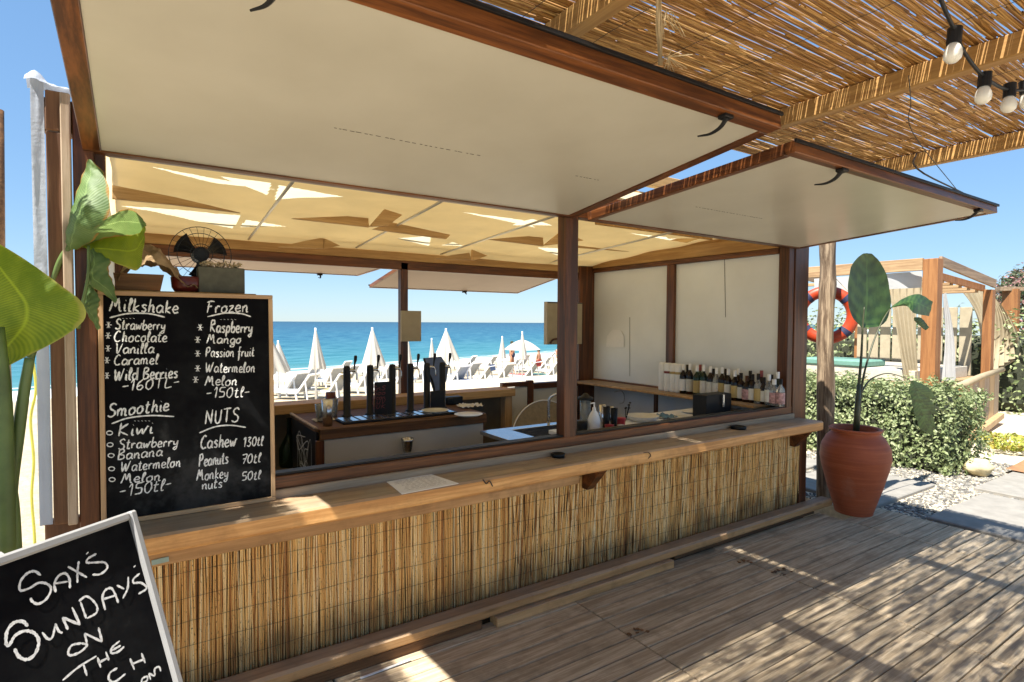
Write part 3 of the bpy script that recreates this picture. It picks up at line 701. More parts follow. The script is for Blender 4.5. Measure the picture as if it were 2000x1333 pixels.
# ------------------------------------------------------------------ chalk handwriting: a single-stroke alphabet
G = {
'a': (.55, [[(.5, .45), (.3, .56), (.08, .38), (.1, .08), (.3, .02), (.5, .3), (.5, .5), (.5, .08), (.62, .02)]]),
'b': (.5, [[(.15, 1), (.08, .5), (.08, .05), (.3, 0), (.5, .25), (.35, .5), (.12, .35)]]),
'c': (.45, [[(.45, .45), (.25, .55), (.05, .3), (.15, .03), (.45, .08)]]),
'd': (.55, [[(.48, .42), (.25, .54), (.05, .28), (.18, .0), (.45, .2), (.52, 1), (.5, .1), (.6, .02)]]),
'e': (.48, [[(.05, .25), (.4, .32), (.38, .5), (.2, .55), (.05, .28), (.2, .0), (.5, .08)]]),
'f': (.4, [[(.42, .95), (.28, 1), (.2, .7), (.18, -.3), (.08, -.35)], [(.02, .48), (.4, .52)]]),
'g': (.52, [[(.48, .45), (.25, .55), (.05, .3), (.2, .02), (.46, .25), (.48, .5), (.45, -.25), (.2, -.38), (.08, -.22), (.5, 0)]]),
'h': (.52, [[(.15, 1), (.08, 0)], [(.09, .3), (.3, .55), (.42, .4), (.42, .05), (.55, .02)]]),
'i': (.22, [[(.1, .52), (.09, .05), (.22, .02)], [(.12, .78), (.14, .8)]]),
'k': (.48, [[(.12, 1), (.08, 0)], [(.42, .52), (.12, .25), (.45, 0)]]),
'l': (.25, [[(.05, .3), (.25, .8), (.16, 1), (.08, .6), (.1, .05), (.26, .03)]]),
'm': (.78, [[(.05, .52), (.06, 0)], [(.07, .35), (.22, .55), (.33, .4), (.33, 0)], [(.34, .35), (.5, .55), (.62, .4), (.62, .05), (.76, .02)]]),
'n': (.52, [[(.05, .52), (.07, 0)], [(.08, .32), (.27, .55), (.4, .4), (.4, .05), (.54, .02)]]),
'o': (.5, [[(.28, .55), (.06, .38), (.08, .06), (.3, .0), (.46, .25), (.35, .52), (.22, .54), (.5, .5)]]),
'p': (.52, [[(.1, .52), (.06, -.35)], [(.08, .35), (.3, .56), (.47, .3), (.3, .0), (.1, .1)]]),
'r': (.4, [[(.05, .52), (.08, 0)], [(.09, .3), (.22, .52), (.4, .48)]]),
's': (.42, [[(.4, .47), (.22, .55), (.1, .42), (.35, .2), (.28, .02), (.04, .06)]]),
't': (.38, [[(.2, .9), (.14, .1), (.25, 0), (.38, .06)], [(.02, .6), (.36, .62)]]),
'u': (.52, [[(.05, .52), (.08, .08), (.28, .02), (.42, .3), (.43, .52), (.43, .06), (.55, .02)]]),
'v': (.45, [[(.03, .52), (.2, .0), (.42, .55)]]),
'w': (.68, [[(.03, .52), (.12, .02), (.33, .4), (.4, .02), (.62, .55), (.7, .5)]]),
'y': (.5, [[(.05, .52), (.12, .18), (.35, .2), (.45, .52), (.38, -.2), (.2, -.36), (.06, -.22), (.45, .02)]]),
'z': (.45, [[(.05, .5), (.4, .52), (.06, .03), (.45, .04)]]),
'M': (.85, [[(0, -.02), (.1, .4), (.22, .95), (.38, .35), (.55, .95), (.68, .1), (.84, .02)]]),
'F': (.6, [[(.2, .95), (.12, 0)], [(.02, .9), (.35, 1), (.62, .95)], [(.1, .5), (.45, .55)]]),
'S': (.6, [[(.58, .85), (.4, 1), (.15, .85), (.2, .6), (.5, .4), (.5, .12), (.25, 0), (.02, .12)]]),
'C': (.6, [[(.55, .88), (.35, 1), (.1, .65), (.08, .25), (.3, 0), (.6, .12)]]),
'V': (.6, [[(.02, .95), (.1, .9), (.22, .02), (.58, 1)]]),
'W': (.95, [[(.02, .95), (.15, .02), (.42, .75), (.5, .02), (.88, 1)]]),
'B': (.6, [[(.12, .95), (.08, .0)], [(.05, .9), (.4, 1), (.5, .75), (.15, .52), (.52, .4), (.5, .1), (.08, 0)]]),
'R': (.62, [[(.12, .95), (.08, 0)], [(.05, .9), (.42, 1), (.5, .72), (.15, .5), (.6, 0)]]),
'P': (.6, [[(.12, .95), (.08, 0)], [(.04, .9), (.42, 1), (.52, .7), (.3, .48), (.1, .5)]]),
'K': (.62, [[(.12, 1), (.08, 0)], [(.55, .9), (.12, .45), (.6, .02)]]),
'N': (.65, [[(.08, 0), (.1, .95)], [(.1, .95), (.52, .02)], [(.52, .02), (.56, 1)]]),
'U': (.6, [[(.06, .9), (.08, .2), (.25, 0), (.45, .2), (.5, .95)]]),
'T': (.6, [[(.0, .95), (.6, 1)], [(.3, .97), (.3, 0)]]),
'L': (.5, [[(.08, 1), (.06, .03), (.5, .05)]]),
'0': (.5, [[(.3, 1), (.06, .7), (.08, .2), (.28, 0), (.48, .35), (.42, .85), (.25, 1)]]),
'1': (.3, [[(.02, .75), (.2, 1), (.18, 0)]]),
'3': (.5, [[(.05, .9), (.4, .95), (.18, .55), (.45, .35), (.3, 0), (.02, .08)]]),
'5': (.5, [[(.48, .98), (.12, .95), (.1, .58), (.42, .5), (.42, .1), (.05, .03)]]),
'6': (.5, [[(.4, 1), (.12, .6), (.08, .15), (.3, 0), (.46, .25), (.3, .45), (.1, .3)]]),
'7': (.5, [[(.02, .95), (.48, .97), (.2, 0)], [(.1, .5), (.4, .52)]]),
'-': (.45, [[(.02, .45), (.4, .5)]]), ' ': (.35, []),
}
def write(mb, text, x0, y0, x1, y1, h, toplane, nrm, upv, w=0.0042, slant=0.12, size=None):
    P0, P1 = toplane(x0, y0), toplane(x1, y1)
    dr = (P1-P0); L = dr.length; dr.normalize()
    hh = (toplane(x0, y0-h)-P0).length
    gap = 0.10; tot = sum(G[c][0]+gap for c in text)-gap; k = L/tot
    u_ = 0
    for c in text:
        for st in G[c][1]:
            jx, jy = rnd(-.02, .02), rnd(-.03, .03)
            p3 = [V((a+slant*b+jx+rnd(-.012, .012), b*1.06+jy+rnd(-.012, .012), 0)) for a, b in st]
            pts = [P0+dr*((u_+q.x)*k)+upv*(q.y*hh) for q in catmull(p3, 5)]
            mb.ribbon([p+nrm*0.0012 for p in pts], w, nrm, 0.35)
        u_ += G[c][0]+gap
# big menu board
MBt, MTp = V((0, 2.838, 0.907)), V((0, 2.868, 1.872))
mup = (MTp-MBt).normalized(); mn = X_.cross(mup)
if mn.y > 0: mn = -mn
mn.normalize()
def mplane(x, y): return onplane(x, y, MBt, mn)
mb_ = empty('menu_chalkboard', (0.2, 2.84, 0.907), 'tall menu chalkboard in thin pine frame, standing on the counter and listing milkshakes and smoothies', 'chalkboard')
XL, XRr = -0.132, 0.535; Hh = (MTp-MBt).length
def mbox(name, mat, xa, xb, la, lb, ha, hb, b=0.002):
    m_ = MB(); m_.obox(MBt+V(((xa+xb)/2, 0, 0))+mup*((la+lb)/2)+mn*((ha+hb)/2), X_, mup, mn, (xb-xa)/2, (lb-la)/2, (hb-ha)/2, b); return m_.build(name, mat, mb_)
mbox('board', M['board'], XL+.018, XRr-.018, .018, Hh-.018, -0.008, 0.0, 0)
mbox('frame_rail', M['boardframex'], XL, XRr, 0, .018, -0.012, 0.010); mbox('frame_rail', M['boardframex'], XL, XRr, Hh-.018, Hh, -0.012, 0.010)
mbox('frame_rail', M['boardframe'], XL, XL+.018, .0185, Hh-.0185, -0.012, 0.010); mbox('frame_rail', M['boardframe'], XRr-.018, XRr, .0185, Hh-.0185, -0.012, 0.010)
ck = MB()
for t in [('Milkshake', 214, 607, 348, 613, 25), ('Strawberry', 225, 643, 322, 645, 19), ('Chocolate', 222, 668, 326, 668, 20), ('Vanilla', 224, 691, 300, 690, 19), ('Caramel', 222, 714, 308, 711, 19),
          ('Wild Berries', 223, 744, 346, 738, 22), ('-160TL-', 237, 765, 350, 755, 19), ('Frozen', 402, 612, 484, 609, 22), ('Raspberry', 410, 649, 492, 651, 22), ('Mango', 404, 671, 470, 671, 17),
          ('Passion fruit', 401, 698, 496, 696, 18), ('Watermelon', 401, 728, 497, 727, 19), ('Melon', 400, 753, 462, 753, 18), ('-150tl-', 402, 778, 487, 775, 19),
          ('Smoothie', 209, 815, 330, 802, 24), ('Kiwi', 229, 853, 298, 846, 24), ('Strawberry', 231, 878, 347, 871, 19), ('Banana', 229, 899, 316, 891, 19), ('Watermelon', 236, 922, 352, 911, 19),
          ('Melon', 236, 944, 313, 939, 18), ('-150tl-', 232, 972, 335, 955, 21), ('NUTS', 399, 829, 466, 823, 26), ('Cashew', 391, 877, 461, 872, 24), ('130tl', 475, 873, 513, 870, 17),
          ('Peanuts', 388, 912, 445, 905, 22), ('70tl', 471, 906, 508, 903, 17), ('Monkey', 384, 939, 445, 933, 20), ('nuts', 394, 956, 433, 952, 18), ('50tl', 471, 939, 508, 936, 16)]:
    write(ck, *t, mplane, mn, mup, w=0.0050 if t[5] < 22 else 0.0062)
for arc in ([(214, 621), (250, 613), (290, 613), (322, 620)], [(405, 619), (440, 612), (470, 613), (490, 619)], [(218, 828), (250, 817), (295, 812), (340, 814)], [(389, 846), (420, 834), (450, 831), (480, 835)]):
    ck.ribbon([p+mn*0.0013 for p in catmull([mplane(*p) for p in arc], 8)], 0.006, mn, 0.2)
for (x, y) in [(212, 635), (211, 656), (211, 681), (209, 704), (209, 734), (391, 640), (386, 664), (386, 691), (386, 720), (382, 742)]:
    for dx, dy in ((6, 0), (3, 6), (3, -6), (0, 6)):
        ck.ribbon([mplane(x-dx, y-dy)+mn*0.0012, mplane(x+dx, y+dy)+mn*0.0013], 0.0045, mn, 0.2)
for (x, y) in [(214, 846), (215, 869), (217, 890), (218, 916), (219, 937)]:
    ck.ribbon([mplane(x+6*math.cos(a*.7), y+4*math.sin(a*.7))+mn*0.0012 for a in range(11)], 0.004, mn, 0.2)
for x0_, y0_ in ((232, 622), (430, 624), (262, 822)):
    for i in range(5): ck.ribbon([mplane(x0_+i*7, y0_)+mn*0.0012, mplane(x0_+i*7+3, y0_+1)+mn*0.0012], 0.003, mn)
ck.build('chalk_lettering', M['chalk'], mb_)['kind'] = 'stuff'

# small leaning sign board, front left
e_ = V((0.765, 0.644, 0)).normalized(); nh = V((0.644, -0.765, 0))
TR = at(262, 996, D=1.5)
best = None
for i in range(10, 700):
    L_ = R(i/10); dn_ = -Z_*math.cos(L_)+nh*math.sin(L_); q = TR+dn_*0.4-EYE
    px = 1000+F*q.dot(rt)/q.dot(fw); py = 666.5-F*q.dot(up)/q.dot(fw)
    want = 262+(py-996)*93/338
    if best is None or abs(px-want) < best[0]: best = (abs(px-want), dn_)
dn = best[1]; sn = e_.cross(dn); 
if sn.dot(EYE-TR) < 0: sn = -sn
sn.normalize()
def splane(x, y): return onplane(x, y, TR, sn)
SW, SH = 0.62, 1.15
sb = empty('sign_chalkboard', (TR.x-e_.x*.3, TR.y-e_.y*.3, 0), 'leaning chalkboard sign in white frame announcing sax sundays, front left', 'sign')
def sbox(name, mat, wa, wb, la, lb, ha, hb, b=0.003):
    m_ = MB(); m_.obox(TR-e_*((wa+wb)/2)+dn*((la+lb)/2)+sn*((ha+hb)/2), e_, dn, sn, abs(wb-wa)/2, abs(lb-la)/2, abs(hb-ha)/2, b); return m_.build(name, mat, sb)
sbox('board', M['board'], 0.015, SW-.015, 0.02, SH-.02, -0.010, -0.002, 0)
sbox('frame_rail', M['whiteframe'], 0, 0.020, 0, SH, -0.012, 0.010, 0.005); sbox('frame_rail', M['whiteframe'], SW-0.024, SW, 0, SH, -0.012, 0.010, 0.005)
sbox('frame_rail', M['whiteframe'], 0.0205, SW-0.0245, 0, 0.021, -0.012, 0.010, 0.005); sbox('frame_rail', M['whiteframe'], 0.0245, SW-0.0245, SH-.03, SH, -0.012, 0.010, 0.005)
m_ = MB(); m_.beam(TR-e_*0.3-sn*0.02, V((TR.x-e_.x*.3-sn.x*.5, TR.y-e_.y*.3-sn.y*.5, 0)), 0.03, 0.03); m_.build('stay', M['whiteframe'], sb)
ck = MB(); sc_ = 3.776
for st, w in [([(300, 545), (255, 515), (200, 530), (150, 590), (148, 655), (215, 640), (285, 600), (350, 610), (375, 650), (340, 720), (280, 755), (235, 735), (225, 710)], 1),
    ([(410, 670), (400, 610), (430, 550), (480, 530), (510, 570), (515, 640)], 1), ([(405, 605), (500, 590)], 1), ([(580, 440), (570, 520), (570, 600)], 1), ([(500, 480), (570, 520), (640, 560)], 1),
    ([(640, 378), (646, 384)], 1.3), ([(710, 385), (650, 420), (640, 450), (700, 450), (770, 450), (790, 490), (740, 535), (680, 540)], 1),
    ([(205, 920), (165, 885), (100, 895), (50, 960), (45, 1050), (70, 1055), (110, 990), (180, 955), (250, 970), (285, 1030), (260, 1120), (200, 1165), (140, 1145), (105, 1085)], 1.25),
    ([(310, 965), (350, 1012), (385, 1000), (408, 905)], 1), ([(405, 900), (432, 955), (460, 970)], 1), ([(500, 945), (460, 855)], 1.1), ([(460, 855), (590, 910)], 1.1), ([(590, 910), (530, 780)], 1.1),
    ([(592, 740), (635, 862)], 1), ([(580, 735), (640, 700), (708, 760), (710, 820), (640, 862)], 1), ([(775, 800), (755, 710), (775, 655), (820, 640), (850, 690), (872, 748)], 1.1), ([(758, 722), (852, 692)], 1),
    ([(860, 618), (915, 645)], 1), ([(945, 555), (940, 640), (905, 715)], 1), ([(1030, 530), (985, 570), (985, 600), (1040, 600), (1080, 640), (1020, 682)], 1), ([(989, 475), (994, 482)], 1.2),
    ([(600, 1045), (530, 1060), (502, 1110), (520, 1135), (590, 1110), (640, 1060), (600, 1045)], 1), ([(640, 1045), (623, 972)], 1), ([(623, 972), (752, 1035)], 1), ([(752, 1035), (725, 928)], 1),
    ([(460, 1320), (580, 1220), (710, 1140)], 0.9), ([(612, 1195), (640, 1285)], 1), ([(718, 1150), (742, 1225)], 1), ([(722, 1192), (800, 1150)], 1), ([(778, 1108), (802, 1172)], 1),
    ([(882, 1028), (825, 1078), (822, 1118), (870, 1108), (915, 1070)], 1), ([(825, 1098), (890, 1062)], 1), ([(865, 1228), (812, 1262), (802, 1310), (845, 1330), (925, 1270)], 1),
    ([(958, 1158), (990, 1240)], 1), ([(965, 1202), (1068, 1160)], 1), ([(1042, 1118), (1070, 1192)], 1), ([(1040, 1345), (1050, 1305), (1085, 1292), (1082, 1322), (1050, 1338)], .9),
    ([(1110, 1315), (1100, 1270), (1138, 1285), (1140, 1235), (1172, 1220), (1185, 1252)], .9)]:
    p3 = [splane(a/sc_, 980+b/sc_)+sn*0.0005 for a, b in st]
    ck.ribbon(catmull(p3, 6), 0.0050*w, sn, 0.25)
ck.build('chalk_lettering', M['chalk'], sb)['kind'] = 'stuff'

# ------------------------------------------------------------------ things on the shelf above the menu board
shelf = thing_box('shelf_board', 'narrow pale board carrying the fan and baskets above the menu', 'shelf', M['piney'], (-0.10, 0.47, 2.90, 3.16, 1.862, 1.878), 0.002)
e = empty('desk_fan', (0.30, 3.10, 1.878), 'black desk fan with wire cage on the shelf above the menu board', 'fan')
c_ = at(392, 498, Y=3.10); Rf = 0.132
m_ = MB()
for k in range(26):
    a = math.pi*2*k/26
    m_.tube([c_+V((math.cos(a)*Rf*f, -0.05*(1-f*f), math.sin(a)*Rf*f)) for f in (0.15, 0.5, 0.8, 1.0)], 0.0012, 4)
for f in (0.35, 0.75, 1.0):
    m_.tube([c_+V((math.cos(k*math.pi/20)*Rf*f, -0.05*(1-f*f), math.sin(k*math.pi/20)*Rf*f)) for k in range(41)], 0.0022, 4)
m_.build('cage', M['black'], e)
m_ = MB()
for k in range(3):
    a0 = k*2.094+0.5; pts_ = []
    m_.grid([[c_+V((math.cos(a0+da*(0.5+r_*4))*r_, 0.01+da*0.05, math.sin(a0+da*(0.5+r_*4))*r_)) for da in (-0.5, -0.25, 0, 0.25, 0.5)] for r_ in (0.03, 0.06, 0.09, 0.112)])
m_.build('blade', M['black'], e)
m_ = MB(); m_.tube([c_+V((0, -0.03, 0)), c_+V((0, 0.10, 0))], 0.035, 12); m_.tube([c_+V((0, 0.06, -0.02)), V((c_.x, c_.y+0.06, 1.89))], 0.014, 8); m_.lathe([(0.0, 1.905), (0.06, 1.90), (0.08, 1.878)], 20, (c_.x, c_.y+0.04, 0)); m_.build('motor_stand', M['black'], e)
e = empty('storage_crate', (0.37, 3.0, 1.878), 'grey green crate full of pegs on the right end of the shelf', 'crate')
a = at(388, 572, Y=2.94); c = at(478, 525, Y=2.94)
m_ = MB(); m_.box(a.x, c.x, 2.94, 3.06, 1.879, c.z, 0.003); m_.build('box', M['greybox'], e)
m_ = MB()
for _ in range(60):
    p = V((rnd(a.x+.02, c.x-.01), rnd(2.96, 3.04), c.z+rnd(0, .025))); d = V((rnd(-1, 1), rnd(-1, 1), rnd(-.2, 1))).normalized(); m_.beam(p-d*.014, p+d*.014, 0.006, 0.005, V((0.1, 0.3, 1)), 0)
tag(m_.build('pegs', M['raffia'], e), kind='stuff')
e = empty('cloth_basket', (0.05, 3.0, 1.878), 'wooden tray with crumpled burlap cloth on the shelf', 'basket')
a = at(228, 568, Y=2.93); c = at(318, 537, Y=2.93)
m_ = MB(); m_.prism([(a.x, 2.93, 1.879), (c.x-.01, 2.93, 1.879), (c.x+.005, 2.93, c.z), (a.x-.012, 2.93, c.z)], (0, 0.12, 0)); m_.build('tray', M['basket'], e)
m_ = MB(); rows = []
q0 = at(232, 540, Y=2.94); q1 = at(385, 545, Y=2.94)
for j in range(22):
    v = j/21; row = []
    for i in range(44):
        u = i/43; x = q0.x+(q1.x-q0.x)*u
        h = (0.15*math.sin(math.pi*min(1, u*1.15)**0.8)+0.004)*math.sin(math.pi*(0.1+v*.8))**.6
        h += 0.022*mnoise.noise(V((u*9, v*5, 2)))+0.010*mnoise.noise(V((u*25, v*12, 2)))
        z = q0.z-0.012+h-(0.03*max(0, u-.55)/.45)
        row.append(V((x+0.01*mnoise.noise(V((u*6, v*6, 9))), 2.90+v*0.2, max(z, 1.882))))
    rows.append(row)
m_.grid(rows); m_.build('burlap_cloth', M['burlap'], e, smooth=True)
a = at(364, 570, Y=2.98)
m_ = MB(); m_.lathe([(0, 1.879), (0.045, 1.879), (0.058, 1.90), (0.062, 1.945), (0.056, 1.95), (0.05, 1.92), (0, 1.90)], 24, (a.x, 2.98, 0)); tag(m_.build('bowl', M['darkred'], base=(a.x, 2.98, 1.879), smooth=True), 'dark red bowl between cloth tray and crate', 'bowl')

# ------------------------------------------------------------------ bar equipment
e = empty('tap_cabinet', (1.8, 4.7, 0), 'low serving cabinet with cream front and dark worktop under the beer taps', 'cabinet')
def eb(name, mat, *a, b=0.003): m_ = MB(); m_.box(*a, b); return m_.build(name, mat, e)
eb('front_panel', M['panel'], 1.15, 2.52, 4.27, 4.29, 0.05, 0.868); eb('edge_band', M['darkjoist'], 1.12, 2.55, 4.262, 4.288, 0.872, 0.95)
eb('corner_strip', M['redz'], 1.09, 1.148, 4.26, 4.30, 0.03, 0.868); eb('side_panel', M['black'], 1.10, 1.115, 4.302, 5.08, 0.03, 0.93); eb('side_panel', M['redy'], 2.53, 2.55, 4.302, 5.08, 0.03, 0.93)
eb('worktop', M['darkjoist'], 1.09, 2.56, 4.29, 5.12, 0.93, 0.952); eb('worktop_edge', M['greyz'], 1.085, 1.11, 4.30, 5.12, 0.953, 0.965)
eb('drip_tray', M['black'], 1.32, 2.32, 4.36, 4.58, 0.953, 0.972)
m_ = MB()
for i in range(14): m_.box(1.33+i*0.07, 1.38+i*0.07, 4.37, 4.57, 0.973, 0.977, 0)
m_.build('tray_grille', M['steel'], e)
m_ = MB()
for i in range(16):
    m_.ribbon(catmull([V((1.097, 4.4+rnd(0, .55), rnd(.2, .85))) for _ in range(4)], 6), 0.006, V((-1, 0, 0)))
m_.build('chalk_scrawl', M['chalk'], e)
e = empty('fridge_glass_holder', at(793, 880, Y=4.268), 'small steel bottle opener cup fixed to the cabinet front', 'cup')
p = at(793, 860, Y=4.24); m_ = MB(); m_.lathe([(0.034, -.085), (0.048, 0.0), (0.050, .02), (0.046, .016), (0.03, -.075), (0, -.075)], 20, (p.x, 4.212, p.z)); m_.build('cup', M['steel'], e, smooth=True)
tapx = [(683, 708, 815), (720, 705, 808), (760, 705, 803), (793, 702, 800), (828, 700, 798), (862, 700, 797)]
words = ['left-hand end, standing apart', 'at left edge of red lettered board', 'at right edge of red lettered board', 'in front of the rear post', 'on left side of the blue cloth', 'on right side of the blue cloth']
zt = 0.953
proto = None
for i, (px, py0, py1) in enumerate(tapx):
    bx = [1.46, 1.66, 1.86, 2.03, 2.19, 2.345][i]; by = 4.72
    if proto is None:
        T = empty('beer_tap', (0, 0, 0)); m_ = MB(); m_.lathe([(0.0, 0), (0.045, 0), (0.045, 0.012), (0.030, 0.02), (0.030, 0.40), (0.025, 0.425), (0.0, 0.43)], 16); m_.build('column', M['black'], T, smooth=True)
        m_ = MB(); m_.tube([(0, 0, 0.39), (0, -0.05, 0.39), (0, -0.07, 0.385)], 0.013, 8); m_.tube(catmull([(0, -0.05, 0.39), (0.0, -0.075, 0.37), (0.0, -0.08, 0.31)], 4), 0.006, 6); m_.lathe([(0, 0), (.019, 0), (.019, .02), (0, .02)], 12, (0, -0.035, 0.38)); m_.build('faucet', M['steel'], T, smooth=True)
        m_ = MB(); m_.tube([(0, -0.06, 0.40), (0, -0.065, 0.45), (0, -0.07, 0.475), (0, -0.072, 0.505), (0, -0.073, 0.515)], [0.006, 0.008, 0.013, 0.014, 0.009], 8); m_.build('handle', M['black'], T, smooth=True)
        proto = T; o = T
    else: o = copy_tree(proto)
    o.location = (bx, by, zt); o.rotation_euler = (0, 0, R(58)+rnd(-.1, .1))
    tag(o, 'slim black beer tap column, ' + words[i], 'beer tap', 'beer taps on the cabinet')
e = empty('tap_sign', (1.76, 4.68, 0.953), 'black board with dull red lettering between two beer taps', 'sign')
m_ = MB(); m_.box(1.685, 1.84, 4.675, 4.69, 0.953, 1.235, 0.003); m_.build('board', M['black'], e)
ck = MB()
def tplane(x, y): return at(x, y, Y=4.672)
for k, w_ in enumerate(['SnS', 'Soo', 'Ucon', 'LUV', 'tUK']): write(ck, w_, 727, 763+k*9, 752, 762+k*9, 8, tplane, V((0, -1, 0)), Z_, w=0.0035)
ck.build('lettering', M['redink'], e)
e = empty('tap_sign', (2.26, 4.66, 0.953), 'small black card holder standing between the two right-hand beer taps', 'sign')
m_ = MB(); m_.box(2.20, 2.335, 4.655, 4.668, 0.953, 1.13, 0.003); m_.build('board', M['black'], e)
e = empty('draped_cloth', at(850, 770, Y=4.95), 'blue grey cloth hung over a black stand behind the taps', 'cloth')
pl = [(827, 700), (862, 697), (876, 718), (872, 745), (858, 765), (848, 768), (838, 735)]
m_ = MB(); m_.prism([at(x, y, Y=4.95) for x, y in pl], (0, 0.012, 0)); m_.build('cloth', M['bluefan'], e)
m_ = MB(); m_.tube(catmull([at(828, 700, Y=4.94), at(834, 722, Y=4.94), at(846, 750, Y=4.94), at(850, 790, Y=4.94)], 5), 0.010, 6); m_.build('stand', M['black'], e)
# clutter on the cabinet top
def shaker(px, py, Y, r, h, mat, lab, name='cup', cat='cup', Z=None):
    b_ = at(px, py, Z=Z) if Z is not None else at(px, py, Y=Y); m_ = MB(); m_.lathe([(0, 0), (r*.75, 0), (r, h), (r*.93, h), (r*.7, .008), (0, .008)], 20, b_)
    return tag(m_.build(name, mat, base=b_, smooth=True), lab, cat)
shaker(640, 832, None, 0.045, 0.20, M['steel'], 'tall steel shaker with dark lid at the left end of the cabinet', 'shaker', 'shaker', Z=0.953)
shaker(628, 824, None, 0.05, 0.14, M['glass'], 'clear tumbler behind the steel shaker', 'glass_tumbler', 'glass', Z=0.953)
shaker(650, 815, None, 0.045, 0.15, M['glass'], 'clear tumbler to the right of the steel shaker', 'glass_tumbler', 'glass', Z=0.953)
b_ = at(646, 812, Z=0.953); m_ = MB(); m_.lathe([(0, 0), (.04, 0), (.045, .14), (.04, .20), (0, .20)], 16, b_); tag(m_.build('blender_jug', M['darkred'], base=b_, smooth=True), 'dark red brown blender jug behind the steel shaker', 'jug')
b_ = at(617, 826, Z=0.953); m_ = MB()
m_.grid([[b_+V((i*.02, j*.02, 0.006+0.02*abs(mnoise.noise(V((i*.6, j*.5, 0)))))) for i in range(9)] for j in range(8)]); tag(m_.build('cleaning_cloth', M['cushion'], base=b_, smooth=True), 'crumpled beige cloth on the left end of the cabinet', 'cloth')
b_ = at(905, 800, Z=0.953); m_ = MB(); m_.grid([[b_+V((i*.025, j*.02, 0.012+0.045*abs(mnoise.noise(V((i*.5, j*.6, 5)))))) for i in range(10)] for j in range(9)]); tag(m_.build('cleaning_cloth', M['creamplate'], base=b_, smooth=True), 'heap of pale cloth on the right end of the cabinet', 'cloth')
for k, (px, py) in enumerate([(850, 804), (915, 812)]):
    b_ = at(px, py, Z=0.973); m_ = MB(); m_.lathe([(0, 0), (.09, 0), (.12, .014), (.115, .014), (.085, .005), (0, .005)], 28, b_); tag(m_.build('plate', M['creamplate'], base=b_, smooth=True), ['pale plate in front of the blue cloth stand', 'pale plate at the right corner of the cabinet'][k], 'plate')
p = at(884, 790, Z=0.953); m_ = MB(); m_.box(p.x-.09, p.x+.09, p.y-.05, p.y+.05, 0.954, 1.03, 0.008); m_.box(p.x-.085, p.x-.03, p.y-.06, p.y-.051, 0.98, 1.02, 0.002); tag(m_.build('card_terminal', M['black'], base=p), 'black till printer right of the last tap', 'printer')
p = at(565, 910, Z=0.42); 
m_ = MB(); m_.lathe([(0, 0), (.085, 0), (.09, .03), (.09, .16), (.05, .24), (.02, .30), (.018, .42), (.022, .44), (0, .44)], 20, (p.x, p.y, 0.42)); tag(m_.build('demijohn', M['glass_green'], base=(p.x, p.y, .42), smooth=True), 'big dark green bottle left of the cabinet', 'bottle')
thing_box('low_stool', 'dark box under the big green bottle', 'box', M['darkin'], (p.x-.15, p.x+.2, p.y-.15, p.y+.15, 0.0, 0.419))

# sink unit and faucet
e = empty('sink_unit', (2.8, 3.75, 0), 'stainless steel sink worktop with sunken basin behind the middle post', 'sink')
m_ = MB(); z = 0.86
x0, x1, y0, y1 = 2.34, 3.7, 3.48, 4.02; bx0, bx1, by0, by1 = 2.58, 3.10, 3.56, 3.92
m_.box(x0, bx0, y0, y1, z-.03, z, 0.002); m_.box(bx1, x1, y0, y1, z-.03, z, .002); m_.box(bx0+.0005, bx1-.0005, y0, by0, z-.03, z, .002); m_.box(bx0+.0005, bx1-.0005, by1, y1, z-.03, z, .002); m_.build('worktop', M['steel'], e)
m_ = MB(); m_.box(bx0, bx1, by0, by1, z-.2, z-.18, 0); m_.box(bx0-.004, bx0, by0, by1, z-.2, z-.031, 0); m_.box(bx1, bx1+.004, by0, by1, z-.2, z-.031, 0); m_.box(bx0, bx1, by1, by1+.004, z-.2, z-.031, 0); m_.box(bx0, bx1, by0-.004, by0, z-.2, z-.031, 0); m_.build('basin', M['steel'], e)
m_ = MB(); m_.box(x0+.02, x1-.02, y0+.03, y1-.02, 0.05, z-.205, .004); m_.build('cupboard', M['greybox'], e)
p = at(1080, 832, Z=z)
m_ = MB(); m_.tube(catmull([(p.x, 3.95, z), (p.x, 3.95, z+.18), (p.x+.02, 3.93, z+.25), (p.x+.08, 3.89, z+.27), (p.x+.13, 3.86, z+.23)], 6), 0.012, 8); m_.tube([(p.x, 3.95, z+.03), (p.x-.03, 3.90, z+.09)], 0.008, 6); m_.build('tap', M['steel'], e, smooth=True)
e = empty('round_tabletop', (3.7, 4.6, 0.05), 'large round tan tabletop leaning on edge behind the sink', 'tabletop')
cc = at(1072, 870, Y=4.75); rr = (at(1072, 785, Y=4.75)-cc).length
m_ = MB(); N_ = 48
ring = [cc+V((math.cos(2*math.pi*k/N_)*rr*1.02, math.sin(2*math.pi*k/N_)*rr*0.25, math.sin(2*math.pi*k/N_)*rr)) for k in range(N_)]
m_.prism(ring, (0, 0.025, 0)); m_.build('disc', M['basketdisc'], e)
m_ = MB(); m_.tube(ring+[ring[0]], 0.006, 6); m_.build('rim', M['white'], e)
thing_box('low_crate', 'dark crate under the round tabletop', 'crate', M['darkin'], (cc.x-.4, cc.x+.3, 4.65, 4.95, 0.0, cc.z-rr+.0))

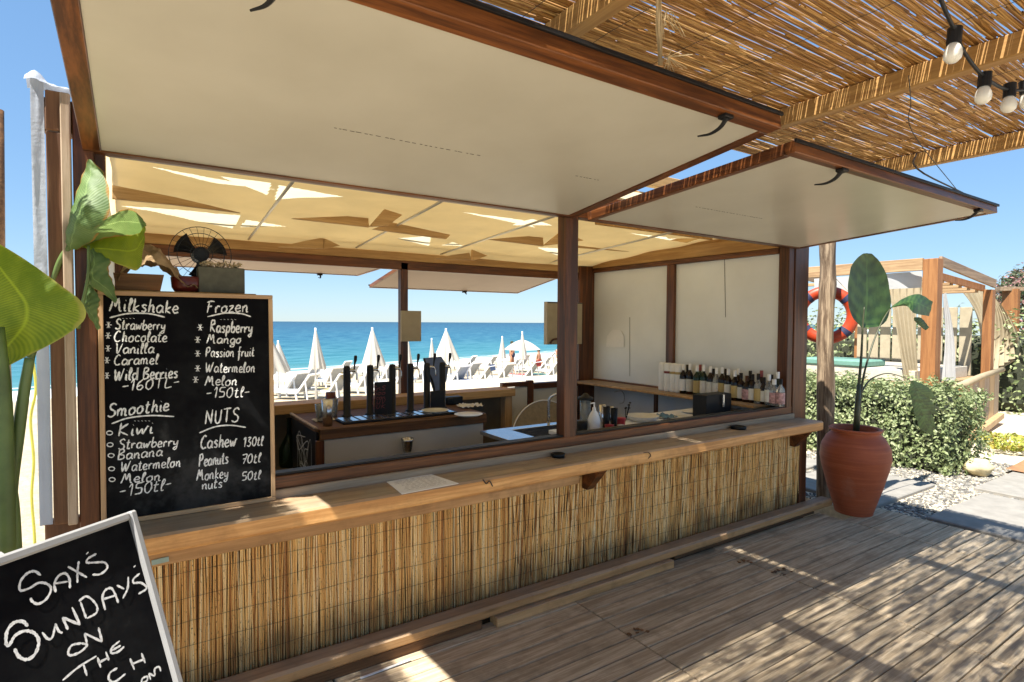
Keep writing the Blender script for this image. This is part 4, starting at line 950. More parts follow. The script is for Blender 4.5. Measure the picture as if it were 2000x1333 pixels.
# worktop behind the right hatch, and right hand shelf
e = empty('side_worktop', (3.9, 3.3, 0), 'white counter behind the right serving hatch', 'worktop')
m_ = MB(); m_.box(3.72, 4.84, 3.0, 3.62, 0.90, 0.93, .003); m_.box(2.62, 3.719, 3.0, 3.46, 0.90, 0.93, .003); m_.build('top', M['white_in'], e)
m_ = MB(); m_.box(2.66, 4.82, 3.04, 3.40, 0.0, 0.898, .003); m_.build('cupboard', M['darkin'], e)
e = empty('wall_shelf', (4.68, 4.2, 1.0), 'narrow wooden shelf along the right inner wall holding the bottles', 'shelf')
m_ = MB(); m_.box(4.52, 4.828, 2.99, 5.44, 1.005, 1.03, .003); m_.build('board', M['rail'], e)
m_ = MB(); m_.box(4.62, 4.65, 3.55, 3.59, 0.0, 1.004, .002); m_.box(4.62, 4.65, 4.2, 4.24, 0.0, 1.004, .002); m_.build('bracket', M['redz'], e)
# bottles: px, base row, height px, kind
labels = {}
def bottle(px, Y, h, r, body, lab, cap, text, front=0.0, style=0):
    X0 = 4.70-front; d = ray(px, 700); t = X0/d.x; y = d.y*t
    b_ = V((X0, y, 1.031)); E = empty('bottle', b_, text, 'bottle', 'bottles along the wall shelf')
    m_ = MB(); m_.lathe([(0, 0), (r, 0), (r, h*.58), (r*.85, h*.66), (r*.36, h*.76), (r*.33, h*.93), (0, h*.93)], 14, b_); m_.build('glass_body', M[body], E, smooth=True)
    m_ = MB(); m_.lathe([(r*1.02, h*.1), (r*1.02, h*.5)], 14, b_); m_.build('paper_label', M[lab], E, smooth=True)
    m_ = MB(); m_.lathe([(r*.42, h*.80), (r*.42, h), (0, h)], 10, b_); m_.build('cap', M[cap], E, smooth=True)
M['label_gold'] = plain('gold label', (0.45, 0.33, 0.12), 0.5); M['label_pink'] = plain('pink and white label', (0.42, 0.24, 0.24), 0.5, var=0.6, scale=35); M['label_white'] = plain('white label', (0.62, 0.61, 0.56), 0.5, var=0.1)
bl = [(1335, .30, .036, 'glass_brown', 'paper', 'white'), (1348, .31, .036, 'glass_brown', 'label_white', 'white'), (1362, .30, .038, 'glass_green', 'label_gold', 'white'), (1375, .31, .036, 'glass_green', 'label_white', 'white'), (1388, .30, .036, 'glass_brown', 'label_white', 'white'), (1400, .29, .036, 'glass', 'label_white', 'white'),
      (1411, .30, .036, 'glass_brown', 'label_gold', 'white'), (1423, .29, .036, 'glass_brown', 'label_white', 'white'), (1436, .28, .036, 'glass_brown', 'label_gold', 'white'), (1448, .26, .038, 'glass_brown', 'label_white', 'black'), (1460, .24, .042, 'glass_brown', 'label_pink', 'redz'), (1471, .26, .036, 'glass_brown', 'label_white', 'black'),
      (1482, .27, .036, 'glass', 'label_gold', 'black'), (1493, .24, .036, 'glass_brown', 'label_white', 'black'), (1503, .27, .036, 'glass', 'label_white', 'white'), (1513, .23, .045, 'glass', 'label_pink', 'white'), (1526, .24, .036, 'glass', 'label_pink', 'black')]
names = ['brown bottle nearest the white bottles, plain white label', 'brown bottle, second from the white bottles', 'green bottle with gold label', 'green bottle with white label', 'brown bottle with white cap just right of the green ones', 'clear bottle with white cap near the green ones', 'brown bottle with gold label behind the black box', 'brown bottle with white label above the black box', 'brown bottle with gold label right of the black box', 'brown bottle with black cap, leftmost black cap in front', 'squat pink labelled bottle with red cap', 'brown bottle with black cap right of the squat pink label', 'gold labelled clear bottle with tall black cap', 'brown bottle with short black cap and white label', 'clear bottle with white cap near the corner post', 'wide bottle with pink and white label beside the corner post', 'pink labelled bottle with black cap, last before the post']
for k, (px, h, bd, cp) in enumerate([(1343, .29, 'glass_brown', 'black'), (1368, .30, 'glass_green', 'redink'), (1394, .27, 'glass_brown', 'black'), (1418, .28, 'glass_brown', 'black'), (1443, .29, 'glass_brown', 'white'), (1466, .28, 'glass_brown', 'black'), (1488, .29, 'glass_brown', 'redink'), (1508, .26, 'glass_brown', 'black'), (1520, .29, 'glass_green', 'white')]):
    bottle(px, 0, h, .036, bd, 'label_white', cp, 'rear row %s bottle behind the %s' % (('brown glass', 'green glass')[bd == 'glass_green'], ['gap right of the first brown bottle', 'gap between the green bottles', 'first clear bottles', 'gold label above the cash box', 'last brown bottle', 'squat pink label', 'tall black capped bottle', 'bottle left of the wide pink label', 'wide pink label by the corner post'][k]), front=-.085)
for (px, h, r, bd, lb, cp), nm in zip(bl, names): bottle(px, 0, h, r, bd, lb, cp, nm, front=rnd(0, .03))
for k, px in enumerate((1294, 1305, 1316, 1326)):
    X0 = 4.70; d = ray(px, 700); y = d.y*X0/d.x; b_ = V((X0, y, 1.031)); E = empty('syrup_bottle', b_, ['plain white carton at the left end of the bottle row', 'white syrup bottle with red band', 'white syrup bottle with olive band, left one', 'white syrup bottle with olive band, right one'][k], 'bottle', 'white syrup bottles on the wall shelf')
    m_ = MB(); m_.lathe([(0, 0), (.038, 0), (.04, .02), (.04, .28), (.03, .30), (0, .30)], 16, b_); m_.build('body', M['white'], E, smooth=True)
    if k: m_ = MB(); m_.lathe([(.0405, .19), (.0405, .215)], 16, b_); m_.build('band', M['redink' if k == 1 else 'label_gold'], E, smooth=True)
# black box and pads in front of the bottles
p = at(1415, 785, Z=0.93); e = empty('till_box', (p.x, 3.3, 0.93), 'black cash box with steel cup beside it, in front of the bottles', 'box')
a = at(1380, 790, Y=3.15); c = at(1432, 768, Y=3.15)
m_ = MB(); m_.box(a.x, c.x-.02, 3.15, 3.3, 0.931, c.z, .006); m_.build('case', M['black'], e)
m_ = MB(); m_.tube([at(1413, 795, Y=3.13), at(1413, 771, Y=3.13)], 0.010, 8); m_.build('rod', M['steel'], e)
for k, (x0, y0, x1, y1, mat, lab, nm, ct) in enumerate([(1375, 806, 1425, 800, 'rail', 'wooden chopping board left of the cash box', 'chopping_board', 'board'), (1437, 790, 1490, 796, 'cushion', 'beige pad right of the cash box', 'pad', 'pad')]):
    a = at(x0, y0, Z=0.95); c = at(x1, y1, Z=0.95); m_ = MB(); m_.box(a.x, max(c.x, a.x+.12), min(a.y, c.y)-.05, min(a.y, c.y)+.09, 0.931, 0.95, .004); tag(m_.build(nm, M[mat], base=a), lab, ct)
# items at the left of the right hatch
def wz(px, py): return at(px, py, Z=0.931)
p = wz(1160, 846); e = empty('soap_bottle', p, 'white pump soap bottle right of the middle post', 'bottle')
m_ = MB(); m_.lathe([(0, 0), (.045, 0), (.047, .10), (.03, .15), (.014, .17), (.014, .19), (0, .19)], 18, p); m_.build('body', M['white'], e, smooth=True)
m_ = MB(); m_.tube([p+V((0, 0, .19)), p+V((0, 0, .225)), p+V((-.04, -.01, .225))], 0.006, 6); m_.build('pump', M['white'], e)
p = wz(1136, 846); m_ = MB(); m_.lathe([(0, 0), (.04, 0), (.045, .06), (.04, .09), (0, .09)], 14, p); tag(m_.build('jar', M['black'], base=p, smooth=True), 'small black jar left of the soap bottle', 'jar')
p = wz(1143, 836); m_ = MB(); m_.lathe([(0, 0), (.04, 0), (.042, .22), (.036, .22), (.034, .01), (0, .01)], 18, p); tag(m_.build('glass_jar', M['glass'], base=p, smooth=True), 'tall clear jar behind the soap bottle', 'jar')
p = p+V((0, 0, .221)); m_ = MB(); m_.lathe([(0, 0), (.06, 0), (.06, .018), (.03, .03), (.015, .05), (0, .05)], 18, p); tag(m_.build('strainer', M['black'], base=p, smooth=True), 'black strainer resting on the tall clear jar', 'strainer')
for k, (px, py, h, mat, lab) in enumerate([(1176, 842, .20, 'steel', 'steel shaker tin nearest the soap bottle'), (1184, 843, .19, 'black', 'black shaker tin among the steel tins'), (1192, 838, .17, 'steel', 'short steel tin behind the red packets'), (1199, 841, .17, 'black', 'slim black tin before the red packets')]):
    shaker(px, py, None, 0.028, h, M[mat], lab, 'shaker', 'shaker', Z=0.931)
for k, (px, py, s_, mat, lab, nm) in enumerate([(1190, 846, .035, 'reditem', 'red packet in front of the tins', 'packet'), (1211, 836, .045, 'reditem', 'bright red tub right of the tins', 'tub'), (1213, 843, .028, 'white', 'small white cup in front of the red tub', 'cup')]):
    p = wz(px, py); m_ = MB()
    m_.lathe([(0, 0), (s_*.8, 0), (s_, s_*1.7), (s_*1.05, s_*1.75), (0, s_*1.8)], 18, p); tag(m_.build(nm, M[mat], base=p, smooth=True), lab, nm.replace('_', ' '))
p = wz(1255, 822); m_ = MB(); m_.lathe([(0, 0), (.10, 0), (.14, .045), (.134, .045), (.09, .008), (0, .008)], 30, p); tag(m_.build('tray_bowl', M['creamplate'], base=p, smooth=True), 'wide cream bowl on the counter under the wall shelf', 'bowl')
p = wz(1300, 818); m_ = MB(); m_.grid([[p+V((i*.022-.05, j*.02-.05, 0.01+0.045*abs(mnoise.noise(V((i*.5, j*.5, 7)))))) for i in range(8)] for j in range(8)]); tag(m_.build('blue_wrapper', M['blueitem'], base=p, smooth=True), 'crumpled blue wrapper beside the cream bowl', 'wrapper')
for k, (px, py) in enumerate([(1325, 818), (1352, 806)]):
    p = wz(px, py); m_ = MB(); m_.lathe([(0, 0), (.08, 0), (.11, .012), (.105, .014), (.07, .006), (0, .006)], 28, p+V((0, 0, .001))); tag(m_.build('plate', M['creamplate' if k == 0 else 'white'], base=p, smooth=True), ['cream plate right of the blue wrapper', 'white plate near the wooden chopping board'][k], 'plate')
p = wz(1222, 822); m_ = MB()
for k in range(5):
    d = V((rnd(-.03, .05), rnd(-.03, .03), rnd(.08, .15))); m_.tube([p, p+d], 0.003, 5); m_.lathe([(0, 0), (.014, .006), (0, .016)], 8, p+d)
tag(m_.build('stirrer_bunch', M['black'], base=p), 'bunch of black topped stirrers beside the red tub', 'stirrers')
p = at(1195, 775, X=XR+0.015); m_ = MB(); m_.tube(catmull([at(1200, 766, X=XR), at(1213, 764, X=XR), at(1219, 772, X=XR), at(1218, 786, X=XR), at(1210, 788, X=XR)], 4), 0.004, 5); tag(m_.build('wall_hook', M['steel'], base=p), 'grey bracket on the white wall under the shelf', 'bracket')

# ------------------------------------------------------------------ on the front counter
ZC = 0.9055
e = empty('menu_sheet', at(825, 946, Z=ZC), 'laminated white menu sheet lying on the counter plank', 'menu')
c4 = [at(755, 942, Z=ZC), at(785, 966, Z=ZC), at(896, 945, Z=ZC), at(842, 927, Z=ZC)]
m_ = MB(); m_.prism(c4, (0, 0, 0.002)); m_.build('sheet', M['paper'], e)
m_ = MB(); P0, P1, P2, P3 = [c+V((0, 0, .0025)) for c in c4]
for i in range(9):
    f_ = 0.1+i*0.09
    a = P0.lerp(P1, f_); c = P3.lerp(P2, f_); g0 = rnd(0.08, 0.2)
    while g0 < 0.88:
        g1 = min(g0+rnd(0.04, 0.16), .92); m_.ribbon([a.lerp(c, g0), a.lerp(c, g1)], 0.005, Z_); g0 = g1+rnd(.02, .05)
m_.build('print', M['ink'], e)
for k, (px, py, lab) in enumerate([(1090, 893, 'small round black ashtray on the counter by the middle post'), (1442, 838, 'wider black ashtray on the counter toward its right end')]):
    p = at(px, py, Z=ZC); r = (.045, .062)[k]; m_ = MB(); m_.lathe([(0, 0), (r*.9, 0), (r, .022), (r*.88, .024), (r*.7, .008), (0, .008)], 20, p); m_.box(p.x-r*1.0, p.x-r*.8, p.y-.01, p.y+.01, p.z+.018, p.z+.027, .002)
    tag(m_.build('ashtray', M['black'], base=p, smooth=True), lab, 'ashtray')
p = at(955, 945, Z=ZC); m_ = MB(); m_.tube(catmull([at(943, 937, Y=2.617), at(950, 945, Y=2.612), at(956, 940, Y=2.612), at(962, 950, Y=2.614)], 5), 0.0035, 6)
tag(m_.build('wire_clip', M['wire'], base=at(950, 945, Y=2.615)), 'bent dark wire clip on the counter edge beside the menu sheet', 'clip')
p = at(1265, 890, Y=2.616); m_ = MB(); m_.tube(catmull([at(1257, 885, Y=2.617), at(1266, 884, Y=2.614), at(1271, 890, Y=2.614), at(1266, 896, Y=2.617)], 5), 0.0025, 6)
tag(m_.build('wire_hook', M['wire'], base=p), 'thin rusty hook in the counter front left of the wider ashtray', 'hook')

for k, (px_, py_) in enumerate(((1456, 1098), (1528, 1118), (1243, 1236))):
    c_ = at(px_, py_, Z=0.0); m_ = MB()
    for _ in range((9, 14, 8)[k]):
        p = c_+V((rnd(-.07, .07), rnd(-.03, .03), .002)); a_ = rnd(0, 6.28); u1 = V((math.cos(a_), math.sin(a_), rnd(-.1, .25))); u2 = V((-math.sin(a_), math.cos(a_), rnd(0, .4)))
        m_.grid([[p+u1*(.028*f_)+u2*(g_*.011*math.sin(math.pi*f_))+V((0, 0, .004)) for g_ in (-1, 0, 1)] for f_ in (0.02, .35, .7, .98)])
    w__ = m_.build('dry_leaves', M['basket'], base=c_); tag(w__, ('dry brown leaves on a deck joint, left of the thicker litter', 'thickest heap of dry brown leaves on the shaded deck', 'few dry leaves on the deck nearest the foot rail')[k], 'leaf litter', kind='stuff')
a = at(704, 1325, Z=.004); c = at(801, 1289, Z=.004); m_ = MB(); m_.beam(a, c, .012, .006, Z_, .001); tag(m_.build('metal_strip', M['white'], base=a), 'thin white strip lying on the deck beside the rail joist', 'strip')

# ------------------------------------------------------------------ pergola
PG = empty('reed_pergola', (3.2, 0.5, 0), 'timber pergola roofed with loose reed matting over the deck', 'pergola')
ZB = 2.90
def pb(name, mat, *a, b=0.005, label=None):
    m_ = MB(); m_.box(*a, b); o = m_.build(name, mat, PG)
    if label: o['label'] = label
for xb_ in (1.44, 3.14, 4.76): pb('beam', M['piney'], xb_, xb_+0.07, -1.75, 3.35, ZB, ZB+0.10)
pb('beam', M['piney'], -0.26, -0.19, -1.75, 1.2, ZB, ZB+.10)
pb('cross_beam', M['pine'], -0.3, 4.85, -1.75, -1.65, ZB-0.12, ZB-.002)
pb('cross_beam', M['pine'], 1.4, 5.1, 3.36, 3.43, ZB-0.0, ZB+.10)
for xx, yy in ((4.78, -1.6), (-0.2, -1.6)): pb('post', M['pinez'], xx, xx+.1, yy-.12, yy-.05, 0, ZB-.0)
mt = MB(); y = -1.7
def matx0(y): return -0.12 if y > 0.6 else -0.12
while y < 2.60:
    x = rnd(-0.2, -0.05)-0.0
    while x < 4.86:
        L = rnd(0.25, 1.3); x1_ = min(x+L, 4.87+rnd(-.01, .03))
        if y > 2.75 and rnd(0, 1) < 0.15: x = x1_; continue
        r = rnd(0.0028, 0.0050); sk = rnd(-0.012, 0.012)
        zz = ZB+0.108+rnd(0, .010)
        reed(mt, (x, y+sk, zz), (x1_, y-sk+rnd(-.006, .006), zz+rnd(-.004, .004)), r, n=5, bend=0.005, axis=1)
        x = x1_-rnd(-.02, 0.03)
    y += rnd(0.0030, 0.0058) if rnd(0, 1) > 0.075 else rnd(.007, .011)
tag(mt.build('reed_mat', M['mat'], PG, smooth=True), label='loose reed matting laid on the beams', kind='stuff')
m_ = MB()
for yy in [-2.4+i*0.42 for i in range(14)]: pass
for xx in [0.2+i*0.38 for i in range(13)]:
    m_.tube([V((xx+rnd(-.004, .004), -1.65+i*0.1, ZB+0.103+rnd(-.001, .001))) for i in range(43)], 0.0012, 4)
m_.build('binding_wire', M['wire'], PG)
mt = MB(); y = 1.66  # out-of-view mat strip added to block sun left of the counter patch
while y < 2.62:
    x = -2.4
    while x < -0.64:
        x1_ = min(x+rnd(.3, 1.2), -0.62+rnd(-.02, .03)); zz = ZB+.108+rnd(0, .01)
        reed(mt, (x, y+rnd(-.01, .01), zz), (x1_, y+rnd(-.01, .01), zz), rnd(.003, .005), n=5, bend=.004, axis=1); x = x1_-rnd(-.02, .02)
    y += rnd(.0035, .0065)
tag(mt.build('reed_mat', M['mat'], PG, smooth=True), label='unseen side strip of reed matting added to shade the left counter', kind='stuff')
pb('beam', M['piney'], -0.74, -0.67, -1.75, 2.7, ZB, ZB+0.10); pb('beam', M['piney'], -2.3, -2.23, -1.75, 2.7, ZB, ZB+.10)  # includes beams under the added side strip
# crooked log post
bp = at(1614, 978, Z=-0.05); lp = MB(); pts = []; 
b0 = V((5.98, 3.12, -0.1)); d0 = 3.12
prof = [(1612, 985), (1612, 860), (1613, 740), (1611, 660), (1614, 600), (1617, 540), (1616, 480), (1619, 410), (1621, 372)]
pts = catmull([at(x, y, Y=3.12) for x, y in prof], 4)
lp.tube(pts, [0.084+0.012*mnoise.noise(V((0, i*.35, 1)))-0.0004*i for i in range(len(pts))], 14); lo = lp.build('post', M['log'], PG, smooth=True); lo['label'] = 'crooked log post behind the terracotta pot'
# raffia tie and wires
m_ = MB()
for k in range(14):
    a = at(1283+rnd(-4, 8), -20, Z=ZB+.05); c = at(1290+rnd(-4, 4), 128, Y=a.y+.05); c = V((c.x, c.y, max(c.z, 2.62)))
    m_.tube([a, a.lerp(c, .5)+V((rnd(-.01, .01), rnd(-.01, .01), 0)), c], 0.0022, 4)
for k in range(16):
    a = at(1300, 25, Z=ZB-.0)+V((rnd(-.02, .02), rnd(-.02, .02), 0)); m_.tube([a, a+V((rnd(-.05, .07), rnd(-.02, .02), rnd(-.09, .0)))], 0.0016, 4)
for k in range(22):
    a = at(1305, 112, Z=2.72); m_.tube([a, a+V((rnd(0, .12), rnd(-.03, .06), rnd(-.04, .04)))], 0.0016, 4)
tag(m_.build('raffia_tie', M['raffia'], base=at(1290, 60, Z=2.8)), 'frayed raffia rope tying the large flap to the reed roof', 'rope')
for nm, pts_, lab in (('wire_tie', [at(1775, 148, Z=ZB), at(1779, 200, Y=1.30), at(1783, 260, Y=1.35), PS(4.30, 1.42, .07)], 'thin twisted wire holding the right flap to the middle beam'),
                     ('chain_tie', [at(1790, 300, Z=ZB), at(1791, 330, Y=1.45), PS(4.42, 1.41, .07)], 'short dark chain holding the right flap to the edge beam')):
    m_ = MB(); m_.tube(catmull(pts_, 5), 0.0022 if nm == 'wire_tie' else 0.005, 5); tag(m_.build(nm, M['wire'], base=pts_[0]), lab, 'wire')
# string lights
e = empty('string_lights', at(1900, 100, D=1.5), 'black festoon cable with white bulbs hanging from the pergola', 'string lights')
cabp = [at(1825, -60, D=1.15), at(1838, 0, D=1.25), at(1865, 62, D=1.35), at(1885, 105, D=1.42), at(1922, 150, D=1.52), at(1972, 176, D=1.64), at(2040, 170, D=1.72)]
m_ = MB(); m_.tube(catmull(cabp, 8), 0.0045, 8); m_.build('cable', M['black'], e, smooth=True)
for (x, y, D_, x2, y2) in ((1864, 72, 1.35, 1861, 105), (1923, 158, 1.52, 1920, 190), (1972, 178, 1.64, 1970, 205), (2003, 172, 1.70, 2006, 198)):
    a = at(x, y, D=D_); c = at(x2, y2, D=D_); dd = (c-a).normalized()
    m_ = MB(); m_.tube([a-dd*.022, a-dd*.02, a+dd*.018], [.010, .0155, .0155], 14); sk_ = m_.build('socket', M['black'], e, smooth=False)
    m_ = MB(); prof_ = [(.010, .016), (.013, .021), (.017, .030), (.0195, .041), (.018, .052), (.011, .060), (.001, .063)]
    m_.tube([a+dd*z_ for r_, z_ in prof_], [r_ for r_, z_ in prof_], 18); m_.build('bulb', M['bulb'], e, smooth=True)

# ------------------------------------------------------------------ terracotta pot and its plant
PX, PY = at(1667, 1000, Z=0)[:2]
e = empty('terracotta_pot', (PX, PY, 0), 'big ribbed terracotta urn at the right end of the bar', 'pot')
prof = [(0, 0), (.165, 0), (.168, .02), (.20, .12), (.25, .28), (.292, .43), (.308, .53), (.298, .62), (.255, .70), (.212, .745), (.205, .755), (.228, .768), (.232, .785), (.222, .792), (.196, .786), (.186, .75), (.18, .70), (0, .70)]
pf = []
for i in range(len(prof)-1):
    for k in range(4): pf.append((prof[i][0]+(prof[i+1][0]-prof[i][0])*k/4, prof[i][1]+(prof[i+1][1]-prof[i][1])*k/4))
pf.append(prof[-1])
pf = [(r*.95+(0.0011*math.sin(z*190) if .03 < z < .73 and r > .2 else 0), z) for r, z in pf]
m_ = MB(); m_.lathe(pf, 64, (PX, PY, 0.0)); m_.build('urn', M['terracotta'], e, smooth=True)
m_ = MB(); m_.lathe([(0, .725), (.18, .72), (.185, .715)], 24, (PX, PY, 0)); m_.build('soil', M['soil'], e)
def leaf_between(cA, cB, mat, name, parent, n=24, m=10, bulge=0.02, wave=0.004, bn=None):
    A_, B_ = catmull(cA, 6), catmull(cB, 6)
    def samp(C_, t):
        f_ = t*(len(C_)-1); i = min(int(f_), len(C_)-2); return C_[i].lerp(C_[i+1], f_-i)
    rows = []
    for i in range(n+1):
        t = i/n; a, c = samp(A_, t), samp(B_, t); nrm = (bn if bn is not None else -fw)
        rows.append([a.lerp(c, j/m)+nrm*(bulge*math.sin(math.pi*j/m)*math.sin(math.pi*min(1, t*1.1+.05))+wave*math.sin(t*40+j)) for j in range(m+1)])
    b_ = MB(); b_.grid(rows); return b_.build(name, mat, parent, smooth=True)
pl = empty('potted_plant', (PX, PY, 0.72), 'broad leaved plant growing in the terracotta urn', 'plant')
YP = PY
def q(x, y, dy=0): return at(x, y, Y=YP+dy)
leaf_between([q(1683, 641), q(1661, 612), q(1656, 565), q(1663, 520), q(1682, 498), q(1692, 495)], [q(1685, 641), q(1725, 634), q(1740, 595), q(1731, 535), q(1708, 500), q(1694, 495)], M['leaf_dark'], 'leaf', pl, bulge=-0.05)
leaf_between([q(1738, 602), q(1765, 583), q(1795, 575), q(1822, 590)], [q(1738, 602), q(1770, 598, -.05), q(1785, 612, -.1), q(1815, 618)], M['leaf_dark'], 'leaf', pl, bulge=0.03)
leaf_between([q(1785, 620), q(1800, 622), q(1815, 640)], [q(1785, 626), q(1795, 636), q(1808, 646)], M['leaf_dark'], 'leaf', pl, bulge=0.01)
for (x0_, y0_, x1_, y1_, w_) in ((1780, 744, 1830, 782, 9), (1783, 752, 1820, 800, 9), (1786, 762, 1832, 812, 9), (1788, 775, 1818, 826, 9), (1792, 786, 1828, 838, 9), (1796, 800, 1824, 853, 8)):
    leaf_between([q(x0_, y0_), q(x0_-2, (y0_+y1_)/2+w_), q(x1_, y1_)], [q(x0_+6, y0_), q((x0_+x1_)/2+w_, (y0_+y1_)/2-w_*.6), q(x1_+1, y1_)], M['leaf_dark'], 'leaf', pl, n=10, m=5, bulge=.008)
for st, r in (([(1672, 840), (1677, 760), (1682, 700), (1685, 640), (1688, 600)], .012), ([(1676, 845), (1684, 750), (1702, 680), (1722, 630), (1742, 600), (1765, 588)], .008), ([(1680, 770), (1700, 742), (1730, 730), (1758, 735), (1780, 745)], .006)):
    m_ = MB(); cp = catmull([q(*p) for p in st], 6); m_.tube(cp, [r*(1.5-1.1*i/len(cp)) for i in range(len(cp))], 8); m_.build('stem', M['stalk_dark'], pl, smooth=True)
m_ = MB(); m_.tube([q(1672, 850), q(1674, 800), q(1678, 750)], [.028, .024, .016], 10); m_.build('stem', M['stalk_dark'], pl, smooth=True)

# ------------------------------------------------------------------ lifebuoy
c_ = at(1613, 616, Y=3.30); e = empty('lifebuoy', c_, 'orange lifebuoy with navy bands hanging behind the log post', 'lifebuoy')
nb_ = V((-0.86, -0.50, 0.05)).normalized(); ux = nb_.cross(Z_).normalized()
def torus(R_, r_, a0, a1, n1, n2, c, flat=1.0):
    rows = []
    for i in range(n1+1):
        a = a0+(a1-a0)*i/n1; d_ = ux*math.cos(a)+Z_*math.sin(a)
        rows.append([c+d_*(R_+r_*math.cos(2*math.pi*j/n2))+nb_*(r_*flat*math.sin(2*math.pi*j/n2)) for j in range(n2+1)])
    return rows
m_ = MB(); m_.grid(torus(.255, .062, 0, 2*math.pi, 60, 16, c_, .8)); m_.build('ring', M['orange'], e, smooth=True)
for a_ in (0.85, 2.4, 3.9, 5.6):
    m_ = MB(); m_.grid(torus(.255, .0645, a_-.1, a_+.1, 6, 16, c_, .82)); m_.build('band', M['navy'], e, smooth=True)
m_ = MB(); m_.tube([c_+Z_*.33+ux*.02, c_+Z_*.46+ux*.0], .004, 5); m_.tube([c_+Z_*.2-ux*.25, c_+Z_*.50-ux*.0], .003, 5); m_.build('rope', M['raffia'], e)

# ------------------------------------------------------------------ foliage helpers
def leafcloud(name, mat, n, sampler, size, parent, up_bias=0.3):
    b = MB(); vs = []; fs = []
    for _ in range(n):
        p, nr = sampler(); s_ = size*rnd(.6, 1.3)
        d = (nr+V((rnd(-1, 1), rnd(-1, 1), rnd(-1, 1)+up_bias))*0.9).normalized(); a = d.orthogonal().normalized(); a = (Matrix.Rotation(rnd(0, 6.28), 3, d) @ a); c = d.cross(a)
        o = len(vs); vs += [p-a*s_*.5, p+c*s_*.28+d*s_*.08, p+a*s_*.5, p-c*s_*.28+d*s_*.08]; fs.append((o, o+1, o+2, o+3))
    b.add(vs, fs); return tag(b.build(name, mat, parent), kind='stuff')
def hedge_sampler(x0, x1, y0, y1, z0, z1, amp=.09):
    def f():
        while True:
            x, y, z = rnd(x0, x1), rnd(y0, y1), rnd(z0, z1)
            dx = min(x-x0, x1-x); dy = min(y-y0, y1-y); dz = z1-z
            m_ = min(dx, dy, dz)
            if m_ > 0.16 and rnd(0, 1) < .9: continue
            nr = V((-1 if x-x0 < x1-x else 1, 0, 0)) if m_ == dx else V((0, -1 if y-y0 < y1-y else 1, 0)) if m_ == dy else V((0, 0, 1))
            bump_ = mnoise.noise(V((x*2.2, y*2.2, z*2.2)))*amp*1.6+mnoise.noise(V((x*6, y*6, z*6)))*amp
            if dz < .12: 
                z += 0.05*mnoise.noise(V((x*5, y*5, 1)))
            # round the top edges
            if min(dx, dy) < .12 and dz < .12: z -= (.12-min(dx, dy))*.8
            return V((x, y, z))+nr*bump_, nr
    return f
hg = empty('hedge', (8.6, 4.5, -0.1), 'clipped silver green hedge beyond the garden path', 'hedge')
m_ = MB(); m_.box(8.3, 9.15, 2.9, 8.85, -0.1, 0.78, .05); m_.build('twigs', M['hedgecore'], hg)
leafcloud('foliage', M['hedge'], 42000, hedge_sampler(8.12, 9.3, 2.72, 9.0, -0.08, 0.98), 0.055, hg)
hb_ = empty('shrub_row', (16, 8, 0), 'row of grey green shrubs behind the curtained cabana', 'shrubs')
leafcloud('foliage', M['hedge'], 9000, hedge_sampler(15.0, 17.5, 3.5, 15.0, -.1, 1.9, .3), 0.11, hb_)
m_ = MB(); m_.box(15.4, 17.2, 3.9, 14.6, -.1, 1.5, .2); m_.build('twigs', M['hedgecore'], hb_)
hg2 = empty('shrub', (11.5, 2.2, 0.1), 'silver green shrub at the right edge behind the low timber fence', 'shrub')
def blob(c, rx, ry, rz):
    c = V(c)
    def f():
        d = V((random.gauss(0, 1), random.gauss(0, 1), random.gauss(0, 1))).normalized(); k = rnd(.72, 1)*(1+.25*mnoise.noise(d*2.2+c))
        return c+V((d.x*rx, d.y*ry, d.z*rz))*k, d
    return f
cs_ = at(2008, 768, D=12.5); leafcloud('foliage', M['hedge'], 7000, blob(cs_, .85, .85, .72), 0.06, hg2)
m_ = MB(); m_.tube([V((cs_.x, cs_.y, -.1)), cs_], .05, 8); m_.build('stem', M['hedgecore'], hg2); hb2 = MB(); hb2.box(cs_.x-.4, cs_.x+.4, cs_.y-.4, cs_.y+.4, -.1, cs_.z+.2, .2); hb2.build('twigs', M['hedgecore'], hg2)
s3 = empty('ground_plant', (9.3, 1.9, -0.08), 'low yellow green plants around the rock', 'plant')
leafcloud('foliage', M['yellowgreen'], 2600, blob((9.6, 1.75, 0.0), 0.75, .55, .20), 0.06, s3); 
s4 = empty('ground_plant', (10.8, 2.4, 0.0), 'low yellow green clump on the earth bank by the fence', 'plant')
leafcloud('foliage', M['yellowgreen'], 900, blob((10.6, 2.9, 0.05), 0.4, .4, .12), 0.06, s4)
s5 = empty('dark_plant', (6.6, 1.25, -0.1), 'dark glossy plant at the right edge of the deck', 'plant')
b = MB()
for _ in range(26):
    p = V((6.62+rnd(-.10, .16), 1.12+rnd(-.14, .16), -0.08)); d = V((rnd(-.26, .3), rnd(-.3, .3), rnd(.08, .28))); w_ = V((-d.y, d.x, 0)).normalized()*rnd(.015, .035)
    b.grid([[p+d*t+V((0, 0, -.12*t*t))+w_*s_*math.sin(math.pi*min(.98, t+.06)) for s_ in (-1, 0, 1)] for t in (0, .25, .5, .75, 1)])
b.build('leaf', M['leaf_dark'], s5, smooth=True)
